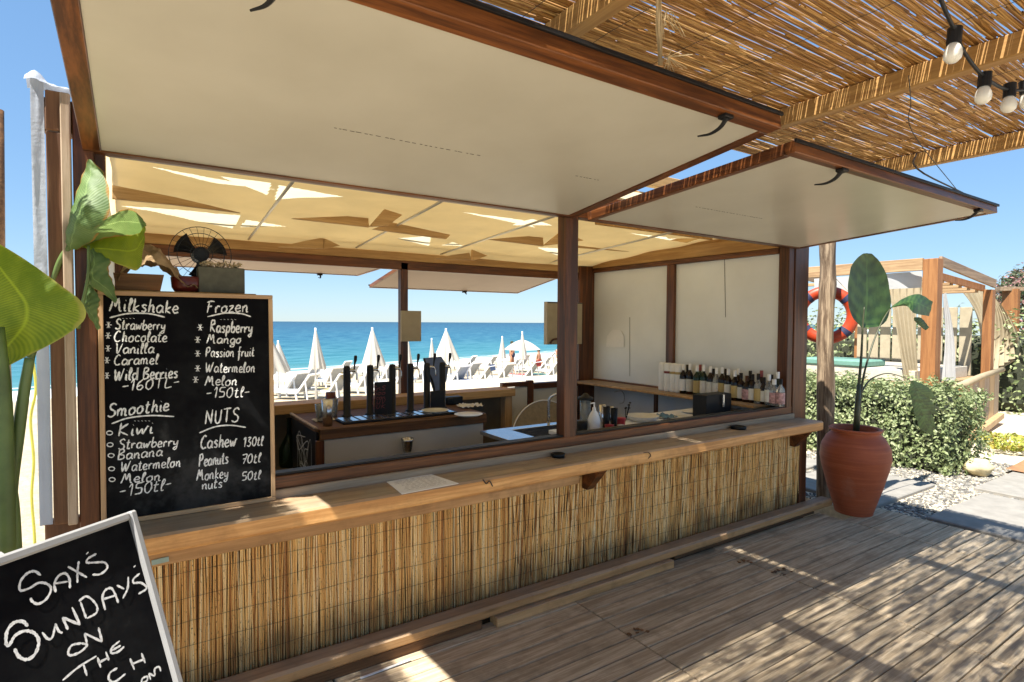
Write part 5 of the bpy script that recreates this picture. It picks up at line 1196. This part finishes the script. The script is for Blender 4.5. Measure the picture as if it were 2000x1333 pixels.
def rock(name, c, r, lab, sc=(1, .8, .6)):
    c = V(c); rows = []
    for i in range(17):
        th = math.pi*i/16
        rows.append([c+V((math.sin(th)*math.cos(2*math.pi*j/24)*sc[0], math.sin(th)*math.sin(2*math.pi*j/24)*sc[1], math.cos(th)*sc[2]))*r*(1+.22*mnoise.noise(V((math.sin(th)*math.cos(2*math.pi*j/24)*1.7, math.sin(th)*math.sin(2*math.pi*j/24)*1.7, math.cos(th)*1.7))+c)) for j in range(25)])
    m_ = MB(); m_.grid(rows); tag(m_.build(name, M['rock'], base=c, smooth=True), lab, 'rock')
rk = at(1908, 915, Z=0.0); rock('rock', (rk.x+.05, rk.y, 0.0), .17, 'rounded pale yellow rock at the end of the hedge', (1.05, .85, .62))
# oleander and dark tree at the right edge
s6 = empty('flowering_bush', at(2010, 640, D=15), 'pink flowering bush at the far right edge', 'bush')
cc_ = at(2010, 620, D=15); leafcloud('foliage', M['pinkbush'], 5000, blob(cc_, .9, .9, 1.5), 0.10, s6); m_ = MB(); m_.tube([V((cc_.x, cc_.y, 0)), cc_], .06, 6); m_.build('trunk', M['hedgecore'], s6)
# timber bank fence, low
fe = empty('low_timber_fence', (10.6, 3.2, -.1), 'low timber board fence with post, between hedge and right shrub', 'fence')
p0 = at(1872, 860, Z=-.08); p1 = at(1950, 812, Z=-.08)
for k in range(7):
    w0 = p0.lerp(p1, k/7); w1 = p0.lerp(p1, (k+.93)/7); zt_ = at(1880+k*10, 756-k*4.2, X=w0.x).z
    m_ = MB(); m_.prism([w0, w1, V((w1.x, w1.y, zt_)), V((w0.x, w0.y, zt_))], (-.02, .03, 0)); m_.build('board', M['pinez'] if k % 2 else M['greyz'], fe)
m_ = MB(); m_.box(p0.x-.14, p0.x-.04, p0.y-.06, p0.y+.04, -.1, at(1872, 757, X=p0.x).z+.02, .01); m_.build('post', M['cabz'], fe)
lg0 = at(1868, 757, X=p0.x-.05); lg1 = at(1958, 722, X=p1.x); m_ = MB(); m_.tube([lg0, lg0.lerp(lg1, .5)+V((0, 0, .02)), lg1], [.06, .055, .05], 10); m_.build('top_log', M['curtain'], fe, smooth=True)
m_ = MB(); m_.beam(at(1880, 868, Z=-.06), at(1955, 812, Z=.06), .10, .10); m_.build('kerb_timber', M['pinez'], fe)

# ------------------------------------------------------------------ cabana
cb = empty('curtained_cabana', (11.2, 4.1, -.1), 'timber cabana with cream curtains and teal mattress behind the hedge', 'cabana')
def cbb(name, mat, *a, b=.006): m_ = MB(); m_.box(*a, b); return m_.build(name, M[mat], cb)
AX, AY = 11.2, 4.05; ZT = 2.885
cbb('post', 'cabz', AX-.02, AX+.20, AY, AY+.22, -.1, ZT-.02)
cbb('top_beam', 'caby', AX-.03, AX+.04, AY+.221, AY+2.6, ZT-.21, ZT)
cbb('post', 'cabz', AX-.0, AX+.12, AY+2.5, AY+2.62, -.1, ZT-.211)
cbb('post', 'cabz', AX+2.6, AX+2.75, AY+2.4, AY+2.55, -.1, ZT-.3)
cbb('post', 'cabz', AX+2.55, AX+2.72, AY+.02, AY+.17, -.1, ZT-.45)
m_ = MB(); m_.beam((AX+.21, AY+.05, ZT-.05), (AX+2.75, AY+.05, ZT-.33), .05, .16); m_.build('top_beam', M['cabx'], cb)
m_ = MB(); m_.beam((AX+.21, AY+.18, ZT-.26), (AX+2.6, AY+.18, ZT-.42), .06, .12); m_.build('top_beam', M['cabz'], cb)
m_ = MB(); m_.beam((AX+.0, AY+2.45, ZT-.12), (AX+2.7, AY+2.45, ZT-.40), .05, .14); m_.build('top_beam', M['cabx'], cb)
for k in range(6): cbb('slat', 'caby', AX+.35+k*.4, AX+.42+k*.4, AY+.2, AY+2.42, ZT-.36-k*.03, ZT-.30-k*.03)
cbb('platform', 'caby', AX-.1, AX+2.6, AY+.1, AY+2.7, .62, .74)
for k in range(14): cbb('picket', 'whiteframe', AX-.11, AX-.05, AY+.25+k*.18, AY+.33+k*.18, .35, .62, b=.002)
cbb('mattress', 'cushion', AX+.0, AX+2.3, AY+.3, AY+2.5, .741, .95); cbb('cushion', 'teal', AX-.03, AX+.8, AY+1.1, AY+2.3, .951, 1.08, b=.03)
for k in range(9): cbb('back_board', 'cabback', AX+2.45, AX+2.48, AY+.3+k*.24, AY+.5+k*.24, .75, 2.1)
cbb('base_panel', 'cabx', AX-.05, AX+2.6, AY+.2, AY+2.6, -.1, .33)
def curtain(cA, cB, name, mat, folds=9, amp=.04, n=26):
    A_, B_ = catmull(cA, 5), catmull(cB, 5)
    def samp(C_, t): f_ = t*(len(C_)-1); i = min(int(f_), len(C_)-2); return C_[i].lerp(C_[i+1], f_-i)
    rows = []; m__ = folds*6
    for i in range(n+1):
        t = i/n; a_, b__ = samp(A_, t), samp(B_, t); w = (b__-a_).length
        rows.append([a_.lerp(b__, j/m__)-fw*(min(amp, w*.3)*math.sin(2*math.pi*folds*j/m__+.6*math.sin(t*4))) for j in range(m__+1)])
    mm = MB(); mm.grid(rows); return mm.build(name, M[mat], cb, smooth=True)
def cq(x, y, D_=9.6): return at(x, y, D=D_)
curtain([cq(1740, 590, 9.9), cq(1752, 660, 9.9), cq(1768, 745, 9.9)], [cq(1785, 585, 9.9), cq(1788, 660, 9.9), cq(1795, 745, 9.9)], 'curtain', 'curtain', 5)
curtain([cq(1590, 545, 10.8), cq(1590, 575, 10.8)], [cq(1800, 530, 9.9), cq(1800, 562, 9.9)], 'valance', 'curtain_w', 4, .02, 6)
curtain([cq(1738, 565, 9.95), cq(1740, 592, 9.95)], [cq(1806, 562, 9.8), cq(1806, 585, 9.8)], 'valance', 'curtain', 5, .02, 5)
curtain([cq(1842, 575, 9.5), cq(1845, 660, 9.5), cq(1840, 745, 9.5)], [cq(1848, 572, 9.5), cq(1862, 660, 9.5), cq(1868, 742, 9.5)], 'curtain', 'curtain_w', 3, .03)
curtain([cq(1872, 562, 11.5), cq(1905, 610, 11.5), cq(1918, 665, 11.5), cq(1918, 715, 11.5)], [cq(1930, 565, 12), cq(1932, 610, 12), cq(1930, 660, 12), cq(1928, 718, 12)], 'curtain', 'curtain', 5, .05)
curtain([cq(1930, 568, 12), cq(1933, 620, 12), cq(1928, 680, 12), cq(1918, 735, 11.6)], [cq(1932, 568, 12), cq(1975, 630, 12), cq(1990, 670, 12), cq(1995, 690, 12)], 'curtain', 'curtain', 7, .07)
curtain([cq(1918, 735, 11.8), cq(1950, 722, 12), cq(2010, 690, 12)], [cq(1925, 712, 11.8), cq(1952, 690, 12), cq(2010, 655, 12)], 'curtain', 'curtain', 2, .05)
cb2 = empty('far_cabana', (15.0, 5.4, -.1), 'second sunlit cabana post and beam beyond the curtained one', 'cabana')
a = at(1975, 565, D=14.5); m_ = MB(); m_.beam(V((a.x, a.y, -.1)), a, .32, .2, X_); m_.build('post', M['cabz'], cb2)
m_ = MB(); m_.beam(a+V((-.25, .2, 0)), a+V((.25, -.2, 0)), .2, .1); m_.build('top_beam', M['cabx'], cb2)
# trees far right
tr = empty('dark_tree', at(1995, 560, D=22), 'dark conifer at the far right edge behind the cabanas', 'tree')
ct = at(2004, 575, D=22); leafcloud('crown', M['darkgreen'], 2500, blob(ct, .9, .9, .95), .16, tr); m_ = MB(); m_.tube([V((ct.x, ct.y, -.1)), ct], [.12, .06], 8); m_.build('trunk', M['hedgecore'], tr)

# ------------------------------------------------------------------ plants at the left
lp = empty('broadleaf_plant', (-0.55, 1.7, -.2), 'broadleaf plant with big sunlit leaf and folded torn leaves, left of the bar', 'plant')
def ql(x, y, D_=1.75): return at(x, y, D=D_)
leaf_between([ql(-75, 455), ql(-55, 540), ql(-50, 620), ql(-70, 735)], [ql(-60, 440), ql(95, 540), ql(165, 625), ql(-20, 735)], M['leaf_sun'], 'leaf', lp, n=40, m=16, bulge=.015, wave=.001)
def ql2(x, y, dd=0): return at(x, y, D=2.25+dd)
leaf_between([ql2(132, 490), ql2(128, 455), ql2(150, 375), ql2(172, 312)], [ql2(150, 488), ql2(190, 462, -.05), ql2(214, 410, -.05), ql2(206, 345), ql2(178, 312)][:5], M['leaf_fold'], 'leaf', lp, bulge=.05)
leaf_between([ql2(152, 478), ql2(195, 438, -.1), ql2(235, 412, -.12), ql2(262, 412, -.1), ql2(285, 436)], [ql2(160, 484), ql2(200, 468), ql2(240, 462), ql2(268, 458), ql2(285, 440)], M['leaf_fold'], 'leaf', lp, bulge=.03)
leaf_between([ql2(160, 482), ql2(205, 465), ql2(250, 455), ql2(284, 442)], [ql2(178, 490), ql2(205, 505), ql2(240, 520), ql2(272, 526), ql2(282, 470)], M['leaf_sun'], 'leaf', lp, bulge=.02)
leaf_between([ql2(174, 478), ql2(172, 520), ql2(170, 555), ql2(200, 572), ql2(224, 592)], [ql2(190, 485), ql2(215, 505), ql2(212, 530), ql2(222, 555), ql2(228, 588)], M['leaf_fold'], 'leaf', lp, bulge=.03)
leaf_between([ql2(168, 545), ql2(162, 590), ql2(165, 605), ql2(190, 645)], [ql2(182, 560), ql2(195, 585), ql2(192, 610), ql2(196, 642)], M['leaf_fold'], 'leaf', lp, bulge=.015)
for (bx, by, bz, dx, dy, dz, w_) in ((-.95, 1.95, 1.9, .30, .25, .75, .20), (-1.0, 2.35, 1.9, .40, .10, .85, .22), (-1.15, 2.7, 2.0, .45, -.05, .70, .22), (-1.3, 2.1, 2.1, .35, .30, .95, .24), (-1.25, 1.75, 2.3, -.15, .35, .6, .2), (-1.4, 2.4, 1.6, .1, .3, 1.3, .24)):  # out-of-view leaves added to shade the counter, set broadside to the sun
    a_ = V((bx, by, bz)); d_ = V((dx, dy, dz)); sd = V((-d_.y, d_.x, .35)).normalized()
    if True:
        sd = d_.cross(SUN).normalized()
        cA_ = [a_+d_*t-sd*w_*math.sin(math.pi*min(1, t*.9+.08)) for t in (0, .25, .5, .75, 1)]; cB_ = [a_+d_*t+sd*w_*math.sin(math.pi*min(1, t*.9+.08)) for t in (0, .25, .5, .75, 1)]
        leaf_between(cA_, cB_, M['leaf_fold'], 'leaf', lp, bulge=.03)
        m_ = MB(); m_.tube([(-1.0, 2.0, -.2), (bx*.6-.4, by*.6+.8, bz*.5), a_], [.03, .02, .012], 8); m_.build('stem', M['stalk'], lp, smooth=True)
for st, D_, r in (([(100, 555), (118, 510), (140, 478)], 2.25, .011), ([(173, 480), (172, 540), (160, 600), (152, 642)], 2.22, .006), ([(168, 470), (172, 478)], 2.25, .008),
                  ([(58, 700), (48, 760), (35, 850), (20, 960), (14, 1090)], 1.75, .016), ([(-10, 640), (0, 760), (2, 880), (6, 1100)], 1.7, .028), ([(10, 905), (22, 980), (26, 1100)], 1.72, .018), ([(100, 555), (80, 640), (60, 700), (48, 760)], 1.9, .010)):
    m_ = MB(); cp = catmull([at(x, y, D=D_) for x, y in st], 6); m_.tube(cp, [r*(.8+.5*i/len(cp)) for i in range(len(cp))], 10); m_.build('stem', M['stalk'], lp, smooth=True)
m_ = MB(); a = at(3, 700, D=1.9); m_.tube([at(6, 705, D=2.3), at(10, 860, D=2.3), at(8, 1120, D=2.3)], [.024, .028, .03], 10); tag(m_.build('trunk', M['log'], lp, smooth=True))
m_ = MB(); m_.tube([at(-6, 215, D=3.3), at(-4, 450, D=3.3), at(-2, 720, D=3.3), at(-1, 1100, D=3.3)], .032, 10); tag(m_.build('dark_pole', M['darkjoist'], base=at(-2, 1000, D=3.3), smooth=True), 'dark upright pole at the left picture edge', 'pole')
m_ = MB(); m_.tube(catmull([at(62, 690, D=4.0), at(70, 760, D=4.0), at(60, 820, D=4.0), at(66, 900, D=4.0), at(62, 970, D=4.0), at(68, 1060, D=4.0), at(66, 1150, D=4.0)], 6), .009, 6); tag(m_.build('yellow_cord', M['yellow'], base=at(66, 1100, D=4), smooth=True), 'yellow cord hanging beside the plastic sheet', 'cord')

# ------------------------------------------------------------------ beach: parasols, loungers, people
def closed_parasol(px, ytop, ybot, D_, wpx, lab, lean=0.0):
    top = at(px, ytop, D=D_); bot = at(px+lean, ybot, D=D_); g_z = beach_z(top.x, top.y)
    E = empty('parasol', (top.x, top.y, g_z), lab, 'parasol', 'closed white parasols on the beach')
    H_ = top.z-bot.z; rb_ = wpx/2*D_/F; rows = []
    ax = rt*((bot-top).dot(rt))
    for i in range(14):
        t = i/13; r = rb_*(t**0.9)*(1-.0*t)+.02
        rows.append([top+ax*t-Z_*(H_*t*(1+.05*math.sin(j*2.1)))+V((math.cos(2*math.pi*j/32), math.sin(2*math.pi*j/32), 0))*r*(1+.22*math.cos(8*2*math.pi*j/32)*t) for j in range(33)])
    m_ = MB(); m_.grid(rows); m_.build('canopy', M['parasol'], E, smooth=True)
    m_ = MB(); m_.tube([V((top.x, top.y, g_z-.1)), top+Z_*.05], .03, 8); m_.build('pole', M['white'], E, smooth=True)
for a in [(519, 645, 728, 13.5, 58, 'leftmost closed white parasol, partly behind the menu board', 6), (543, 668, 725, 21, 30, 'small closed parasol just right of the leftmost one', 4), (616, 644, 722, 18, 27, 'closed white parasol standing alone left of the taps', 3), (727, 643, 716, 17.5, 40, 'wide closed parasol above the second beer tap', 2),
          (797, 665, 722, 24, 16, 'slim closed parasol half hidden behind the rear post', 1), (843, 663, 700, 28, 10, 'very slim closed parasol between rear post and widest parasol', 1), (871, 645, 706, 18.5, 46, 'widest closed parasol right of the blue cloth', 1), (981, 659, 700, 27, 13, 'slim closed parasol left of the open one', 0), (1020, 650, 703, 25, 15, 'closed parasol standing in front of the open one', 2)]:
    closed_parasol(*a)
a = at(1020, 664, D=32); E = empty('parasol', (a.x, a.y, beach_z(a.x, a.y)), 'open white parasol shading the beach at the right', 'parasol')
rows = []; rr = 36*32/F*1.0
for i in range(9):
    t = i/8; rows.append([a+V((math.cos(2*math.pi*j/24)*rr*t, math.sin(2*math.pi*j/24)*rr*t, -.55*t**1.6)) for j in range(25)])
m_ = MB(); m_.grid(rows); m_.build('canopy', M['parasol'], E, smooth=True); m_ = MB(); m_.tube([V((a.x, a.y, beach_z(a.x, a.y))), a], .03, 6); m_.build('pole', M['white'], E)
def lounger():
    E = empty('sun_lounger', (0, 0, 0)); m_ = MB()
    for s_ in (-.3, .3): m_.box(-1.0, .35, s_-.03, s_+.03, .26, .32, 0)
    for x in (-1.0, .3): m_.box(x, x+.05, -.3, .3, .26, .31, 0)
    m_.build('frame', M['white'], E)
    for sx in (-.85, .25):
        for sy in (-.28, .28): q_ = MB(); q_.beam((sx, sy, .27), (sx+.06, sy, 0), .05, .05, Y_, 0); q_.build('leg', M['white'], E)
    m_ = MB(); m_.box(-.98, .33, -.27, .27, .30, .325, 0); m_.build('seat', M['mesh'], E)
    a_ = R(52); d_ = V((math.cos(a_), 0, math.sin(a_))); n_2 = V((-math.sin(a_), 0, math.cos(a_)))
    m_ = MB(); m_.obox(V((.35, 0, .30))+d_*.38, d_, Y_, n_2, .38, .27, .012, 0); m_.build('backrest', M['mesh'], E)
    m_ = MB()
    for s_ in (-.3, .3): m_.obox(V((.35, s_, .30))+d_*.38, d_, Y_, n_2, .40, .03, .03, 0)
    m_.obox(V((.35, 0, .30))+d_*.77, d_, Y_, n_2, .03, .32, .03, 0)
    for s_ in (-.3, .3): m_.beam(V((.35, s_, .3))+d_*.5, V((.75, s_, .0)), .04, .04, Y_, 0)
    m_.build('backrest_frame', M['white'], E); return E
proto = None; LG = []
spots = [(560, 765, 15.5), (590, 748, 19), (575, 772, 12.9), (640, 770, 13.4), (640, 748, 20), (668, 742, 21), (700, 760, 17), (745, 742, 21), (770, 757, 16), (810, 745, 20), (840, 740, 21.5), (880, 748, 19), (905, 738, 22), (925, 750, 17.5), (968, 742, 19), (985, 725, 26), (1018, 738, 20), (1045, 722, 26), (1062, 738, 19), (1085, 728, 22), (1095, 715, 28), (905, 715, 30), (945, 716, 30), (660, 726, 27), (720, 726, 28), (600, 730, 27), (1010, 712, 34), (1060, 706, 36)]
for i, (px, py, D_) in enumerate(spots):
    z_ = -0.9
    for _ in range(5):
        p = at(px, py, D=D_); 
        dd = ray(px, py+8)
        p = EYE+dd*((z_-EYE.z)/dd.z); z_ = beach_z(p.x, p.y)
    o = proto if proto is None else copy_tree(proto)
    if proto is None: proto = lounger(); o = proto
    o.location = (p.x, p.y, z_); o.rotation_euler = (0, 0, R(-62+rnd(-14, 14)))
    LG.append((px, D_, o))
ordn = ['first', 'second', 'third', 'fourth', 'fifth', 'sixth', 'seventh', 'eighth', 'ninth', 'tenth', 'eleventh', 'twelfth', 'thirteenth', 'fourteenth']
for lo_, hi_, nm in ((0, 18.4, 'front row'), (18.4, 22.6, 'middle row'), (22.6, 99, 'back row by the water')):
    for k, (px, D_, o) in enumerate(sorted([q__ for q__ in LG if lo_ <= q__[1] < hi_], key=lambda q__: q__[0])):
        tag(o, 'white framed grey sun lounger in the %s, %s from the left' % (nm, ordn[k]), 'sun lounger', 'sun loungers on the beach')
for k, (idx_, mt_, lab) in enumerate([(16, 'redcloth', 'red towel over a lounger near the open parasol'), (18, 'teal', 'teal towel over a lounger by the fuse cabinet'), (3, 'label_gold', 'yellow towel over a front lounger right of the menu board'), (13, 'bluefan', 'blue towel over a front lounger right of the widest parasol')]):
    o = LG[idx_][2]; p = o.location; a_ = R(52); rz = o.rotation_euler.z
    m_ = MB(); rows = [[V((x_, y_, z_)) for y_ in (-.24, 0, .24)] for x_, z_ in ((-.6, .34), (-.1, .335), (.34, .34), (.34+.4*math.cos(a_), .34+.4*math.sin(a_)), (.34+.8*math.cos(a_), .36+.8*math.sin(a_)), (.40+.8*math.cos(a_), .1+.8*math.sin(a_)))]
    m_.grid(rows); w__ = m_.build('towel', M[mt_]); w__.location = p; w__.rotation_euler.z = rz; tag(w__, lab, 'towel')
def person(px, pyfeet, pose, lab, cloth='redcloth', rot=0.0):
    dd = ray(px, pyfeet); z_ = -1.1
    for _ in range(5): p = EYE+dd*((z_-EYE.z)/dd.z); z_ = beach_z(p.x, p.y)
    E = empty('person', (p.x, p.y, z_), lab, 'person')
    sk = [((0, 0, .98), .15), ((0, 0, 1.22), .15), ((0, 0, 1.42), .14), ((0, 0, 1.52), .06), ((0, .01, 1.62), .095), ((0, 0, 1.72), .085),
          ((.18, 0, 1.42), .06), ((.24, .02, 1.15), .045), ((.22, -.10, .92), .035), ((-.18, 0, 1.42), .06), ((-.26, .0, 1.16), .045), ((-.22, -.12, .98), .035),
          ((.10, 0, .86), .10), ((.11, -.03, .48), .065), ((.11, 0, .08), .045), ((.11, -.12, .03), .04), ((-.10, 0, .86), .10), ((-.12, .05, .48), .065), ((-.13, .12, .08), .045), ((-.13, .0, .03), .04)]
    ed = [(0, 1), (1, 2), (2, 3), (3, 4), (4, 5), (2, 6), (6, 7), (7, 8), (2, 9), (9, 10), (10, 11), (0, 12), (12, 13), (13, 14), (14, 15), (0, 16), (16, 17), (17, 18), (18, 19)]
    if pose == 'sit':
        sk = [((x, y, z-.62), r) if z > .8 else ((x, -.45+y, z*.3+.15 if z > .2 else .05), r) for (x, y, z), r in sk]
    me = bpy.data.meshes.new('body'); me.from_pydata([s_[0] for s_ in sk], ed, []); me.materials.append(M['skin'])
    o = bpy.data.objects.new('body', me); COL.objects.link(o); o.parent = E; o.rotation_euler = (0, 0, rot)
    md = o.modifiers.new('skin', 'SKIN'); me.skin_vertices if me.skin_vertices else None
    lay = me.skin_vertices[0] if len(me.skin_vertices) else me.attributes and None
    if lay is not None:
        for i, (_, r) in enumerate(sk): lay.data[i].radius = (r, r)
        lay.data[0].use_root = True
    sb_ = o.modifiers.new('sub', 'SUBSURF'); sb_.levels = 1; sb_.render_levels = 1
    base = .98 if pose != 'sit' else .36
    m_ = MB(); m_.lathe([(.17, -.14), (.175, .0), (.165, .10)], 16, (0, 0, base)); c__ = m_.build('swimwear', M[cloth], None); c__.parent = E
    m_ = MB(); hz = 1.64 if pose != 'sit' else 1.02
    m_.lathe([(.10, .0), (.108, .06), (.07, .13), (0, .15)], 14, (0, .02, hz)); c__ = m_.build('hair', M['hedgecore'], None, smooth=True); c__.parent = E
person(1000, 726, 'stand', 'standing bather in dark swimwear between the loungers', 'navy', .6)
person(1052, 716, 'sit', 'bather in red sitting on the sand under the open parasol', 'redcloth', .3)
person(1090, 704, 'sit', 'bather sitting near the fuse cabinet in the far beach crowd', 'teal', -.4)
